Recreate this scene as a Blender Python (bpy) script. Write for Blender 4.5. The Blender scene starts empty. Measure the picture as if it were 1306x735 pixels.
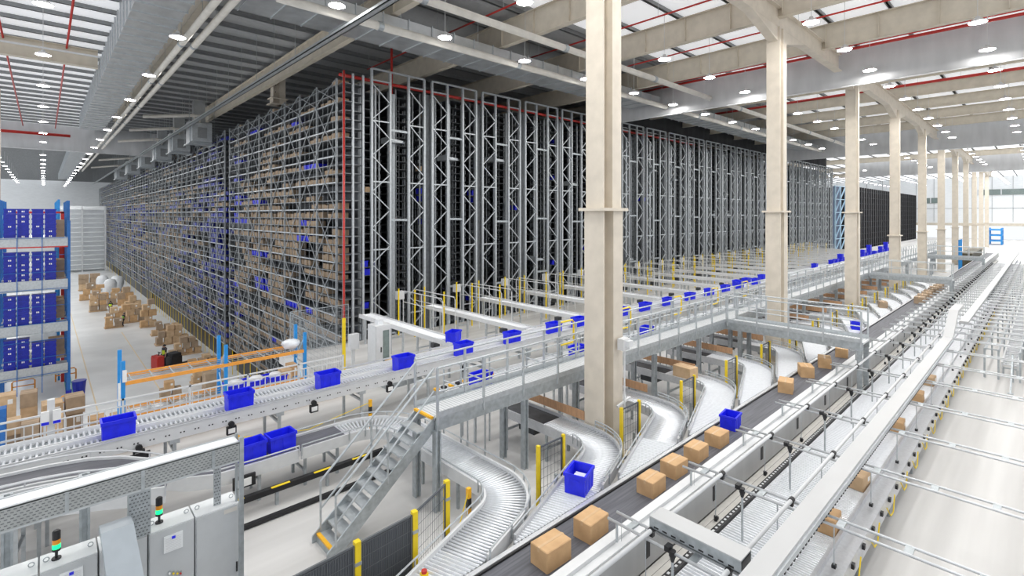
import bpy, math, random
from mathutils import Vector, Matrix
R = random.Random(11)
SC = bpy.context.scene
COL = SC.collection
PI = math.pi
# ------------------------------------------------------------------ camera (1306x735 frame)
FX, FY, FL, CX, HY, CH = .6835, .7299, 638.6, 653., 274., 6.5
LOW = -6.5                                    # ground floor level, the sorter deck is z = 0
def on_z(px, py, z):
    d = (z-CH)*FL/(HY-py); r = (px-CX)/FL
    return d*(FX+FY*r), d*(FY-FX*r)
def on_y(px, py, Y):
    r = (px-CX)/FL; d = Y/(FY-FX*r)
    return d*(FX+FY*r), CH+(HY-py)*d/FL
cam = bpy.data.cameras.new('camera'); co = bpy.data.objects.new('camera', cam); COL.objects.link(co)
cam.sensor_fit = 'HORIZONTAL'; cam.sensor_width = 36; cam.lens = FL*36/1306
cam.shift_y = -(367.5-HY)/1306; cam.clip_end = 600; cam.clip_start = .05
co.location = (0, 0, CH)
co.rotation_euler = (PI/2, 0, math.atan2(FY, FX)-PI/2)
SC.camera = co
# ------------------------------------------------------------------ mesh builder
class MB:
    def __init__(s): s.v = []; s.f = []; s.m = []
    def add(s, vs, fs, m=0):
        b = len(s.v); s.v += [tuple(p) for p in vs]; s.f += [tuple(b+i for i in f) for f in fs]; s.m += [m]*len(fs); return s
    def box(s, x0, y0, z0, x1, y1, z1, m=0):
        x0, x1 = min(x0, x1), max(x0, x1); y0, y1 = min(y0, y1), max(y0, y1); z0, z1 = min(z0, z1), max(z0, z1)
        return s.add([(x0,y0,z0),(x1,y0,z0),(x1,y1,z0),(x0,y1,z0),(x0,y0,z1),(x1,y0,z1),(x1,y1,z1),(x0,y1,z1)],
              [(0,3,2,1),(4,5,6,7),(0,1,5,4),(1,2,6,5),(2,3,7,6),(3,0,4,7)], m)
    def cbox(s, c, d, m=0):
        return s.box(c[0]-d[0]/2, c[1]-d[1]/2, c[2]-d[2]/2, c[0]+d[0]/2, c[1]+d[1]/2, c[2]+d[2]/2, m)
    def bar(s, p, q, w, h, m=0):
        p = Vector(p); q = Vector(q); d = (q-p)
        if d.length < 1e-6: return s
        d.normalize(); up = Vector((0,0,1)) if abs(d.z) < .95 else Vector((0,1,0))
        a = d.cross(up).normalized(); b = a.cross(d)
        a *= w/2; b *= h/2
        vs = [p-a-b, p+a-b, p+a+b, p-a+b, q-a-b, q+a-b, q+a+b, q-a+b]
        return s.add(vs, [(0,3,2,1),(4,5,6,7),(0,1,5,4),(1,2,6,5),(2,3,7,6),(3,0,4,7)], m)
    def tube(s, p, q, r, n=8, m=0, r2=None):
        p = Vector(p); q = Vector(q); d = q-p
        if d.length < 1e-6: return s
        d.normalize(); up = Vector((0,0,1)) if abs(d.z) < .95 else Vector((0,1,0))
        a = d.cross(up).normalized(); b = a.cross(d); r2 = r if r2 is None else r2
        vs = [p+(a*math.cos(2*PI*i/n)+b*math.sin(2*PI*i/n))*r for i in range(n)]
        vs += [q+(a*math.cos(2*PI*i/n)+b*math.sin(2*PI*i/n))*r2 for i in range(n)]
        return s.add(vs, [(i, (i+1)%n, n+(i+1)%n, n+i) for i in range(n)]+[tuple(range(n))[::-1], tuple(range(n,2*n))], m)
    def path(s, pts, r, n=6, m=0):
        pts = [Vector(p) for p in pts]; k = len(pts); vs = []
        for i, p in enumerate(pts):
            d = (pts[min(i+1,k-1)]-pts[max(i-1,0)]).normalized()
            up = Vector((0,0,1)) if abs(d.z) < .95 else Vector((0,1,0))
            a = d.cross(up).normalized(); b = a.cross(d)
            vs += [p+(a*math.cos(2*PI*j/n)+b*math.sin(2*PI*j/n))*r for j in range(n)]
        fs = [(i*n+j, i*n+(j+1)%n, (i+1)*n+(j+1)%n, (i+1)*n+j) for i in range(k-1) for j in range(n)]
        fs += [tuple(range(n))[::-1], tuple(range((k-1)*n, k*n))]
        return s.add(vs, fs, m)
    def sweep(s, path, prof, m=0):
        """profile [(offset to the left, z)] swept along a list of (x, y, z, nx, ny)"""
        n = len(prof); vs = []
        for (x, y, z, nx, ny) in path:
            vs += [(x+nx*o, y+ny*o, z+h) for o, h in prof]
        k = len(path)
        fs = [(i*n+j, i*n+(j+1)%n, (i+1)*n+(j+1)%n, (i+1)*n+j) for i in range(k-1) for j in range(n)]
        fs += [tuple(range(n))[::-1], tuple(range((k-1)*n, k*n))]
        return s.add(vs, fs, m)
    def disc(s, c, r, n=12, up=1, m=0):
        vs = [(c[0]+r*math.cos(2*PI*i/n), c[1]+r*math.sin(2*PI*i/n), c[2]) for i in range(n)]
        f = tuple(range(n)); return s.add(vs, [f if up > 0 else f[::-1]], m)
    def plate(s, x0, x1, y0, y1, z0, z1, axis, holes_m): pass
    def mesh(s, name, mats, smooth=False):
        me = bpy.data.meshes.new(name); me.from_pydata(s.v, [], s.f)
        for mt in (mats if isinstance(mats, (list, tuple)) else [mats]): me.materials.append(mt)
        if any(s.m): me.polygons.foreach_set('material_index', s.m)
        if smooth: me.polygons.foreach_set('use_smooth', [True]*len(me.polygons))
        me.update(); return me
def obj(name, mb, mats, parent=None, loc=None, smooth=False):
    o = bpy.data.objects.new(name, mb.mesh(name, mats, smooth) if isinstance(mb, MB) else mb); COL.objects.link(o)
    if parent is not None: o.parent = parent
    if loc is not None: o.location = loc
    return o
def tag(o, label, cat, group=None, kind=None):
    o['label'] = label; o['category'] = cat
    if group: o['group'] = group
    if kind: o['kind'] = kind
    return o
def thing(name, label, cat, loc=(0,0,0), rz=0, group=None):
    o = bpy.data.objects.new(name, None); COL.objects.link(o); o.location = loc; o.rotation_euler = (0,0,rz)
    o.empty_display_size = .2
    return tag(o, label, cat, group)
def dup(root, loc=None, rz=None, label=None, group=None):
    r = root.copy(); COL.objects.link(r)
    if loc is not None: r.location = loc
    if rz is not None: r.rotation_euler = (0,0,rz)
    if label: r['label'] = label
    if group: r['group'] = group
    for ch in list(root.children):
        c = ch.copy(); COL.objects.link(c); c.parent = r
        for g in list(ch.children):
            d = g.copy(); COL.objects.link(d); d.parent = c
    return r
def struct(name, mb, mats, loc=None):
    o = obj(name, mb, mats, None, loc); o['kind'] = 'structure'; return o
def clone(o, parent, loc):
    c = o.copy(); COL.objects.link(c); c.parent = parent; c.location = loc; return c
ORD = ('first second third fourth fifth sixth seventh eighth ninth tenth eleventh twelfth thirteenth fourteenth fifteenth sixteenth '
       'seventeenth eighteenth nineteenth twentieth').split()
ORD += ['twenty-'+w for w in ORD[:9]]+['thirtieth']+['thirty-'+w for w in ORD[:9]]+['fortieth']+['forty-'+w for w in ORD[:9]]+['fiftieth']
# ------------------------------------------------------------------ materials
def mat(name, c, rough=.5, metal=0., var=.06, scale=6., emit=None, es=1., bump=0., stretch=None, c2=None, spec=.5, alpha=1.):
    m = bpy.data.materials.new(name); m.use_nodes = True; nt = m.node_tree; b = nt.nodes['Principled BSDF']
    b.inputs['Roughness'].default_value = rough; b.inputs['Metallic'].default_value = metal
    b.inputs['Specular IOR Level'].default_value = spec
    if alpha < 1: b.inputs['Alpha'].default_value = alpha
    if var > 0 or c2:
        tc = nt.nodes.new('ShaderNodeTexCoord'); mp = nt.nodes.new('ShaderNodeMapping'); nz = nt.nodes.new('ShaderNodeTexNoise')
        rp = nt.nodes.new('ShaderNodeValToRGB')
        nt.links.new(tc.outputs['Object'], mp.inputs['Vector']); nt.links.new(mp.outputs['Vector'], nz.inputs['Vector'])
        if stretch: mp.inputs['Scale'].default_value = stretch
        nz.inputs['Scale'].default_value = scale; nz.inputs['Detail'].default_value = 4
        lo = [max(0, x*(1-var)) for x in c]; hi = list(c2) if c2 else [min(1, x*(1+var)) for x in c]
        rp.color_ramp.elements[0].position = .35; rp.color_ramp.elements[1].position = .65
        rp.color_ramp.elements[0].color = (*lo, 1); rp.color_ramp.elements[1].color = (*hi, 1)
        nt.links.new(nz.outputs['Fac'], rp.inputs['Fac']); nt.links.new(rp.outputs['Color'], b.inputs['Base Color'])
        if bump:
            bp = nt.nodes.new('ShaderNodeBump'); bp.inputs['Strength'].default_value = bump
            nt.links.new(nz.outputs['Fac'], bp.inputs['Height']); nt.links.new(bp.outputs['Normal'], b.inputs['Normal'])
    else: b.inputs['Base Color'].default_value = (*c, 1)
    if emit:
        b.inputs['Emission Color'].default_value = (*emit, 1); b.inputs['Emission Strength'].default_value = es
    return m
M = {}
M['floor'] = mat('deck_floor', (.50,.49,.475), .45, var=.05, scale=.55, stretch=(.1,1.7,1), c2=(.66,.65,.635))
M['floor2'] = mat('ground_floor', (.72,.73,.73), .35, var=.04, scale=.3, c2=(.82,.83,.83))
M['galv'] = mat('galvanised_steel', (.42,.455,.475), .42, .55, var=.12, scale=9)
M['galvl'] = mat('bright_galvanised', (.50,.53,.55), .4, .45, var=.08, scale=9)
M['white'] = mat('white_painted_steel', (.68,.69,.70), .4, var=.03)
M['rail'] = mat('aluminium_rail', (.60,.61,.63), .3, .35, var=.05, scale=14)
M['roller'] = mat('zinc_roller', (.74,.76,.79), .28, .45, var=.05, scale=12)
M['rollerw'] = mat('pale_roller', (.70,.72,.75), .35, .1, var=.04, scale=12)
M['beige'] = mat('beige_steel_paint', (.66,.595,.50), .5, var=.06, scale=2.2)
M['beam'] = mat('beige_beam_paint', (.64,.58,.48), .55, var=.06, scale=2.)
M['blue'] = mat('blue_plastic', (.014,.022,.80), .4, var=.1, scale=5)
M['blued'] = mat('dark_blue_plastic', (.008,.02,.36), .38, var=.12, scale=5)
M['rackblue'] = mat('blue_rack_paint', (.015,.13,.42), .4, var=.08)
M['skyblue'] = mat('light_blue_rack_paint', (.02,.27,.68), .4, var=.06)
M['orange'] = mat('orange_beam_paint', (.85,.36,.06), .45, var=.06)
M['card'] = mat('cardboard', (.58,.36,.18), .75, var=.1, scale=3, c2=(.64,.41,.215))
M['card2'] = mat('pale_cardboard', (.60,.41,.24), .75, var=.1, scale=3, c2=(.66,.47,.29))
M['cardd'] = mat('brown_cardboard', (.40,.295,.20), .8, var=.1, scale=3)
M['tube'] = mat('zinc_tube', (.62,.64,.66), .35, .35, var=.06, scale=10)
M['olive'] = mat('dark_olive_paint', (.085,.075,.045), .6, var=.15)
M['navy'] = mat('navy_sheet', (.02,.05,.12), .5, var=.1)
M['skyl'] = mat('roof_light_sheet', (.85,.86,.87), .6, var=0, emit=(.95,.97,1), es=.36)
M['sheetdark'] = mat('dark_perforated_sheet', (.115,.125,.14), .5, .25, var=.08, scale=30, stretch=(1,1,.05))
M['slot'] = mat('slot_shadow_steel', (.16,.17,.18), .5, .3, var=0)
M['traygrey'] = mat('tray_steel', (.40,.42,.42), .42, .5, var=.08, scale=5)
M['tape'] = mat('packing_tape', (.58,.385,.21), .3, var=.05)
M['label'] = mat('paper_label', (.85,.85,.84), .6, var=.03)
M['belt'] = mat('grey_rubber_belt', (.105,.108,.125), .55, var=.22, scale=3., stretch=(.35,9,1))
M['beltd'] = mat('dark_belt', (.045,.047,.052), .6, var=.25, scale=5)
M['black'] = mat('black_plastic', (.015,.015,.017), .45, var=.1)
M['dark'] = mat('dark_steel', (.07,.075,.08), .5, .4, var=.15)
M['yellow'] = mat('yellow_paint', (.85,.62,.015), .4, var=.05)
M['amber'] = mat('amber_yellow_paint', (.90,.47,.02), .4, var=.05)
M['red'] = mat('red_pipe_paint', (.52,.03,.022), .4, var=.08)
M['panel'] = mat('grey_skirting_panel', (.42,.42,.415), .45, .2, var=.04, scale=1.2, stretch=(3,1,.2))
M['channel'] = mat('beige_cable_channel', (.62,.60,.56), .5, var=.05)
M['tray'] = mat('pale_tray_cover', (.50,.505,.51), .4, .1, var=.02, scale=.8)
M['cab'] = mat('light_grey_cabinet', (.50,.52,.535), .4, var=.02)
M['cabtop'] = mat('cabinet_top', (.78,.80,.81), .4, var=.02)
M['board'] = mat('brown_side_board', (.50,.29,.16), .7, var=.12, scale=4, stretch=(1,6,1))
M['mesh'] = mat('dark_wire_mesh', (.10,.11,.125), .5, .3, var=.05)
M['fabric'] = mat('grey_smoke_fabric', (.58,.585,.595), .8, var=.06, scale=1.4, stretch=(1,1,.25))
M['deck'] = mat('roof_deck', (.46,.47,.475), .6, var=.04)
M['purlin'] = mat('grey_purlin', (.26,.27,.275), .5, .2, var=.08)
M['pipe'] = mat('cream_insulated_pipe', (.72,.69,.63), .55, var=.06, scale=3)
M['duct'] = mat('sheet_metal_duct', (.55,.57,.58), .36, .6, var=.1, scale=1.5)
M['lens'] = mat('lamp_lens', (1,1,1), .4, var=0, emit=(1,.985,.955), es=140)
M['lampbody'] = mat('lamp_housing', (.6,.6,.6), .5, var=.05)
M['rackst'] = mat('rack_steel', (.36,.385,.40), .42, .5, var=.12)
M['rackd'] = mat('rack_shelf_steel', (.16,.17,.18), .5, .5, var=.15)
M['wall'] = mat('white_wall_cladding', (.86,.88,.89), .6, var=.03, scale=1, stretch=(1,1,4))
M['win'] = mat('green_grey_glass', (.20,.25,.24), .15, var=.1)
M['vest'] = mat('yellow_green_vest', (.55,.75,.04), .7, var=.06)
M['trouser'] = mat('dark_trousers', (.025,.03,.045), .8, var=.1)
M['skin'] = mat('skin', (.56,.34,.24), .6, var=.05)
M['hair'] = mat('black_hair', (.012,.01,.01), .6, var=.05)
M['green'] = mat('green_lit_lens', (.02,.6,.25), .3, var=0, emit=(.0,.75,.2), es=1.6)
M['amberl'] = mat('amber_lens', (.85,.33,.02), .3, var=0)
M['linegreen'] = mat('green_floor_line', (.10,.42,.30), .5, var=.05)
M['lineyel'] = mat('faded_yellow_line', (.80,.66,.42), .5, var=.05)
M['icyblue'] = mat('pale_blue_steel', (.45,.66,.82), .45, .1, var=.05)
M['plast'] = mat('white_plastic_wrap', (.78,.80,.82), .3, var=.06, scale=8, bump=.6)
# ------------------------------------------------------------------ world and colour management
w = bpy.data.worlds.new('world'); SC.world = w; w.use_nodes = True
w.node_tree.nodes['Background'].inputs[0].default_value = (.93,.96,1,1)
w.node_tree.nodes['Background'].inputs[1].default_value = .9
SC.view_settings.view_transform = 'Standard'; SC.view_settings.look = 'None'
SC.view_settings.exposure = 0.22; SC.view_settings.gamma = 1.0; SC.view_settings.use_curve_mapping = False
SC.cycles.max_bounces = 8; SC.cycles.diffuse_bounces = 5; SC.cycles.sample_clamp_indirect = 6
# ------------------------------------------------------------------ setting: floors, walls, roof
ZR = 16.9                                     # underside of the roof deck
m = MB(); m.box(-14,-14,-.35, 186,17.35,0); m.box(7.95,17.35,-.35, 186,24.2,0)
struct('floor', m, M['floor'])
m = MB(); m.box(-14,17.4,LOW-.3, 186,205,LOW)
struct('floor_lower', m, M['floor2'])
m = MB()
for x in (1.2, 1.55): m.box(x,20,LOW, x+.07,150,LOW+.006)
g = MB(); g.box(2.6,20,LOW, 2.68,120,LOW+.006); g.box(6.3,20,LOW,6.38,70,LOW+.006)
struct('floor_marking_green', m, M['linegreen']); struct('floor_marking_yellow', g, M['lineyel'])
m = MB(); m.box(-14,-14,ZR, 186,205,ZR+.15); struct('ceiling', m, M['deck'])
m = MB(); m.box(-14,-14,ZR-.03, 186,17.6,ZR-.005); m.box(-14,17.6,ZR-.03, 4.4,205,ZR-.005); m.box(101,17.6,ZR-.03, 186,90,ZR-.005); m.m = [0]*6+[1]*6+[2]*6; m.box(101,-14,ZR-.045,186,17.5,ZR-.03,2); struct('ceiling_light_sheets', m, [M['skyl'], mat('aisle_glow_sheet', (.85,.86,.87), .6, var=0, emit=(.95,.97,1), es=.3), mat('far_glow_sheet', (.85,.86,.87), .6, var=0, emit=(.95,.97,1), es=1.0)])  # roof sheets glow, strength set per area; far ones added to brighten the end
m = MB(); y = -13.
while y < 203:
    m.box(-14,y,ZR-.24, 186,y+.08,ZR); m.box(-14,y-.06,ZR-.24, 186,y+.14,ZR-.21); y += 2.6 if y < 24 else 2.1
struct('ceiling_purlins', m, M['purlin'])
m = MB(); m.box(186,-14,3.6, 186.4,205,ZR); struct('wall_far', m, M['wall'])
m = MB(); m.box(-14,204.6,LOW, 186,205,ZR); struct('wall_left', m, M['wall'])
m = MB()
for y in range(-14, 60, 4): m.box(185.9,y,4.6, 186,y+.06,ZR)
m.box(185.9,-14,8.2, 186,60,8.3); m.box(185.6,-14,3.5, 186,60,4.2,1); struct('trim_far_wall', m, [M['purlin'], M['beam']])
for i, (px, py, ww, hh) in enumerate(((1187,256,3.4,1.5),(1277,245,9.,1.5),(1150,258,3.,1.5))):
    r = (px-CX)/FL; d = 186/(FX+FY*r); Y = d*(FY-FX*r); z = CH+(HY-py)*d/FL
    m = MB(); m.box(185.75,Y-ww/2,z-hh/2,185.95,Y+ww/2,z+hh/2,0)
    for k in (-1,0,1): m.box(185.7,Y+k*ww/2-.12,z-hh/2,185.96,Y+k*ww/2+.12,z+hh/2,1)
    struct('window_%d' % (i+1), m, [M['win'], M['white']])
# roof girders across the hall, one beam each
def beam_mesh(y0, y1, zb, h, fl=.32):
    m = MB(); m.box(-.02,y0,zb,.02,y1,zb+h); m.box(-fl/2,y0,zb-.03,fl/2,y1,zb); m.box(-fl/2,y0,zb+h,fl/2,y1,zb+h+.03)
    return m
stf = MB(); stf.box(-.14,-.015,15.35,.14,.015,16.5)
stf_me = stf.mesh('stiffener', M['beam'])
bm_me = beam_mesh(-14, 60, 15.3, 1.24).mesh('roof_beam', M['beam'])
bm2_me = beam_mesh(-14, 60, 15.75, .8).mesh('roof_beam', M['beam'])
NB = 22
for k in range(-1, NB):
    if k > 9 and k % 3: continue
    x = 11.07+6.35*k+.2
    t = thing('roof_beam', 'beige steel roof girder with stiffener plates, %s from the front of the hall' % ORD[k+1], 'roof beam', (x,0,0), 0, 'roof girders')
    obj('girder', bm_me if k < 4 else bm2_me, None, t)
    if k >= 4: continue
    for j in range(-1, 9 if k < 12 else 5):
        o = obj('stiffener', stf_me, None, t, (0, 2.3*j+1.1, 0))
# girder along the column line
def girder(x0, x1, y, zb, h, cols, name, label, mt):
    t = thing(name, label, 'beam', (x0, y, 0)); L = x1-x0
    m = MB(); m.box(0,-.02,zb,L,.02,zb+h); m.box(0,-.2,zb-.03,L,.2,zb); m.box(0,-.2,zb+h,L,.2,zb+h+.03); obj('girder', m, mt, t)
    for cx in cols:
        u = cx-x0; m = MB()
        for s in (-1, 1):
            e = min(max(u+s*3.2, 0), L)
            m.add([(u,-.19,zb-.75),(u,.19,zb-.75),(e,.19,zb-.02),(e,-.19,zb-.02),(u,-.19,zb),(u,.19,zb)], [(0,1,2,3),(0,3,4),(1,5,2),(4,3,2,5),(0,4,5,1)])
        obj('haunch', m, mt, t)
    return t
CY = 8.2
cols = [11.07+12.7*k for k in range(11)]
girder(2, 33.4, CY, 14.75, .9, cols[:2], 'column_girder', 'beige haunched girder over the two nearest columns, ending at the smoke curtain', M['beige'])
girder(34.2, 71.2, CY, 14.75, .9, cols[2:5], 'column_girder', 'beige haunched girder over the middle columns behind the first smoke curtain', M['beige'])
girder(72, 150, CY, 14.75, .9, cols[5:], 'column_girder', 'beige girder over the far columns beyond the second smoke curtain', M['beige'])
girder(-14, 2.4, 39., 15.3, 1.0, [], 'roof_beam', 'beige beam with white pipe along it above the ground floor aisle', M['beam'])
m = MB(); m.tube((-14,38.6,15.9),(3,38.6,15.9),.06); tag(obj('conduit', m, M['white']), 'thin white pipe running along the beige beam above the ground floor aisle', 'pipe')
# ------------------------------------------------------------------ columns
def column(x, y, z0, z1, zc, label, part_at=None):
    t = thing('steel_column', label, 'column', (x, y, z0), 0, 'beige steel columns'); H = z1-z0; c = zc-z0
    def seg(a, b, e):
        m = MB(); m.box(-.40-e,-.28-e,a,-.34-e,.28+e,b); obj('flange', m, M['beige'], t)
        m = MB(); m.box(-.34-e,.0,a,.02,.14,b); obj('web', m, M['beige'], t)
        m = MB(); m.box(.02,-.28-e,a,.42+e,.28+e,b); obj('box_section', m, M['beige'], t)
    seg(0, c, .03); seg(c, H, 0)
    m = MB(); m.box(-.55,-.42,c-.03,.55,.42,c+.05); obj('collar', m, M['beige'], t)
    m = MB(); m.box(-.6,-.5,0,.6,.5,.05); obj('base_plate', m, M['beige'], t)
    m = MB(); q = .9
    while q < H:
        m.tube((-.17,.0,q),(-.17,-.06,q),.035,6); q += .47
    if x < 12: obj('bolt_row', m, M['dark'], t)
    return t
for k, x in enumerate(cols):
    column(x, CY, 0, 16.6 if k == 0 else 14.7, 6.63 if k < 3 else 4.85, 'beige steel column with collar, %s in the row from the stairs' % ORD[k])
column(-2.9, 57., LOW, 16.5, 4, 'beige steel column beyond the blue pallet rack at the edge of the aisle')
column(11.9, 36.5, 14.1, 16.6, 14.5, 'short beige stub column above the high storage rack near its corner')
m = MB(); m.cbox((0,0,0),(.3,.2,.3)); m.cbox((.05,-.14,.02),(.2,.1,.16)); m.tube((.0,-.02,-.15),(.0,-.02,-2.6),.025); m.bar((-.3,.0,-1.6),(.3,.0,-1.5),.05,.05)
tag(obj('junction_box', m, M['white'], None, (11.32, 7.72, 3.05)), 'white junction box with conduit fixed to the nearest beige column', 'junction box')
# ------------------------------------------------------------------ lamps
lb = MB(); lb.tube((0,0,.02),(0,0,.16),.31,16,0,.16); lb.tube((0,0,.16),(0,0,.26),.08,8)
lens = MB(); lens.disc((0,0,.015), .29, 16, -1)
rod = MB(); rod.tube((0,0,.26),(0,0,2.35),.012,5)
lamp0 = None
def lamp(x, y, z, label):
    global lamp0
    if lamp0 is None:
        lamp0 = thing('pendant_lamp', label, 'ceiling lamp', (x,y,z), 0, 'round ceiling lamps')
        obj('lamp_housing', lb, M['lampbody'], lamp0); obj('lens', lens, M['lens'], lamp0); obj('hanging_rod', rod, M['lampbody'], lamp0)
        return lamp0
    return dup(lamp0, (x,y,z), 0, label)
for (y, nm, k0, k1) in ((18.15,'along the duct beside the high rack',-1,14),(13.15,'between the duct and the column row',-1,30),(6.55,'just beside the column row',-1,34),(1.92,'over the tube frames',-1,34)):
    for k in range(k0, k1):
        lamp(12.95+4.93*k, y, 14.3, 'round white ceiling lamp, %s in the row %s' % (ORD[k-k0], nm))
for (x, nm, n) in ((0.,'over the blue pallet rack',20),(4.22,'beside the twin cream pipes',20)):
    for k in range(n): lamp(x, 25.5+8.05*k, 14.3 if x < 1 else 14.1, 'round white ceiling lamp, %s in the row %s' % (ORD[k], nm))
for k in range(14): lamp(106+5*k, 22., 14.3, 'round white ceiling lamp, %s in the far row beyond the rack end' % ORD[k]); lamp(106+5*k, 30., 14.3, 'round white ceiling lamp, %s in the second far row beyond the rack end' % ORD[k])
for k in range(8): lamp(12.95+4.93*k, -3., 14.3, 'round white ceiling lamp, %s in the row past the tube frames' % ORD[k])
for x, nm in ((-4.5,'added left of the blue pallet rack'),(-9.,'added at the left wall side')):  # lamp rows added, mostly out of view, to brighten the ground floor aisle
    for k in range(19): lamp(x, 25.5+8.05*k, 14.3, 'round white ceiling lamp, %s in the row %s' % (ORD[k], nm))
for k in range(3): lamp(-3+5*k, 8., 14.3, 'round white ceiling lamp, %s in the row over the control cabinets' % ORD[k])
# ------------------------------------------------------------------ ducts, pipes, trays under the roof
def ribbed_duct(name, label, p, L, w, h, axis, step):
    t = thing(name, label, 'duct', p); h_ = h; m = MB(); r = m; q = 0
    if axis == 'y':
        m.box(0,0,0,w,L,h)
        while q < L: r.box(-.05,q,-.05,w+.05,q+.05,h+.05,1); q += step
    else:
        m.box(0,0,0,L,w,h)
        while q < L: r.box(q,-.05,-.05,q+.05,w+.05,h+.05,1); q += step
    obj('duct_body', m, [M['duct'], M['galvl']], t)
    h = MB()
    for i in range(int(L/4)):
        q = 2+4*i; h.tube((w/2,q,h_) if axis == 'y' else (q,w/2,h_), (w/2,q,16.93-p[2]) if axis == 'y' else (q,w/2,16.93-p[2]), .012, 5)
    obj('hanger_wires', h, M['galvl'], t)['kind'] = 'stuff'; return t
ribbed_duct('air_duct', 'ribbed sheet metal duct along the roof above the ground floor aisle', (2.5,14,14.5), 47.5, 1.65, 1.3, 'y', 1.15)
ribbed_duct('air_duct', 'ribbed sheet metal duct beyond the left smoke curtain, above the aisle', (2.5,82,14.5), 70, 1.65, 1.2, 'y', 1.6)
ribbed_duct('air_duct', 'ribbed sheet metal duct along the front of the high rack, before the smoke curtain', (4.4,19.5,14.72), 28.8, 2.6, .46, 'x', 1.25)
ribbed_duct('air_duct', 'ribbed sheet metal duct along the high rack, beyond the smoke curtain', (34.5,19.5,14.72), 36, 2.6, .46, 'x', 1.25)
def long_pipe(label, pts, r, mt, name='pipe', n=10, coup=None):
    t = thing(name, label, 'pipe', pts[0]); o = Vector(pts[0])
    m = MB(); m.path([Vector(p)-o for p in pts], r, n); obj('pipe_run', m, mt, t, smooth=True)
    if coup:
        m = MB(); a = Vector((0,0,0)); b = Vector(pts[-1])-o; L = b.length; d = b/L; q = coup/2
        while q < L: m.tube(d*q, d*(q+.22), r*1.18, n); q += coup
        obj('coupling', m, M['galv'], t)['kind'] = 'stuff'
    if pts[0][2] > 14 and len(pts) == 2:
        h = MB(); a = Vector((0,0,0)); b = Vector(pts[-1])-o; L = b.length; d = b/L; q = .8
        while q < L: h.tube(d*q, d*q+Vector((0,0,16.93-pts[0][2])), .01, 4); q += 4.3
        obj('hanger_wires', h, M['galvl'], t)['kind'] = 'stuff'
    return t
long_pipe('cream insulated pipe, the one nearer the duct of the pair over the aisle', [(4.72,14,14.5),(4.72,120,14.5)], .14, M['pipe'], coup=9)
long_pipe('cream insulated pipe, the one nearer the rack of the pair over the aisle', [(5.22,14,14.5),(5.22,120,14.5)], .14, M['pipe'], coup=9)
long_pipe('cream pipe hung in front of the ribbed duct, ending at the smoke curtain', [(6.2,19.1,14.4),(33.4,19.1,14.4)], .17, M['pipe'], coup=8)
long_pipe('cream pipe hung midway between columns and duct, ending at the smoke curtain', [(6.2,15.8,14.5),(33.4,15.8,14.5)], .16, M['pipe'], coup=8)
long_pipe('cream pipe hung before the ribbed duct beyond the first smoke curtain', [(34.2,19.1,14.4),(71,19.1,14.4)], .17, M['pipe'], coup=8)
long_pipe('cream pipe midway to the columns beyond the first smoke curtain', [(34.2,15.8,14.5),(71,15.8,14.5)], .16, M['pipe'], coup=8)
t = thing('cable_tray', 'thin galvanised cable tray hung on rods along the side of the high rack', 'cable tray', (8.8,12,14.0))
m = MB(); m.box(0,0,0,.05,150,.12); m.box(.25,0,0,.3,150,.12); m.box(0,0,0,.3,150,.02); obj('tray_channel', m, M['galvl'], t)
m = MB()
for q in list(range(0,6,3))+list(range(12,150,3)): m.tube((.15,q+1,.1),(.15,q+1,2.9),.012,5)
obj('hanging_rods', m, M['galvl'], t)['kind'] = 'stuff'
reds = [('red sprinkler main under the roof over the column row, in front of the curtain',[(32.9,-14,16.0),(32.9,24,16.0)],.1),
 ('second red sprinkler main just below the first, in front of the curtain',[(33.15,-14,15.82),(33.15,24,15.82)],.08),
 ('red sprinkler main crossing the roof before the nearest column',[(18.6,-14,15.85),(18.6,30,15.85)],.11),
 ('thin red pipe crossing the roof past the second column',[(27.,-14,15.9),(27.,24,15.9)],.045),
 ('thin red pipe crossing the roof between the first two columns',[(21.3,-14,15.9),(21.3,24,15.9)],.045),
 ('thin red pipe crossing the roof beside the first girder',[(15.3,-14,15.9),(15.3,30,15.9)],.045),
 ('red sprinkler main crossing the roof in the second bay',[(45.5,-14,15.85),(45.5,24,15.85)],.1),
 ('thin red pipe crossing the roof just beyond the first curtain',[(37.4,-14,15.8),(37.4,24,15.8)],.05),
 ('thin red pipe under the roof over the aisle, beside the ribbed duct',[(1.0,20,16.2),(1.0,76,16.2)],.05),
 ('thin red pipe under the roof over the blue pallet rack',[(-1.6,20,16.2),(-1.6,76,16.2)],.05),
 ('red sprinkler main running along the smoke curtain over the aisle',[(-14,77.2,15.6),(2.3,77.2,15.6)],.16),
 ('red riser pipe climbing the corner of the high storage rack',[(11.25,24.62,-4),(11.25,24.62,13.9)],.06),
 ('red pipe running along the top front edge of the high rack',[(11.3,25.3,13.85),(50,25.3,13.85)],.09),
 ('red drop pipe from the roof to the top of the rack corner',[(15.0,26.4,13.0),(15.0,26.4,16.6)],.07)]
for l, pts, r in reds: long_pipe(l, pts, r, M['red'], 'sprinkler_pipe', 8)
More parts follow.
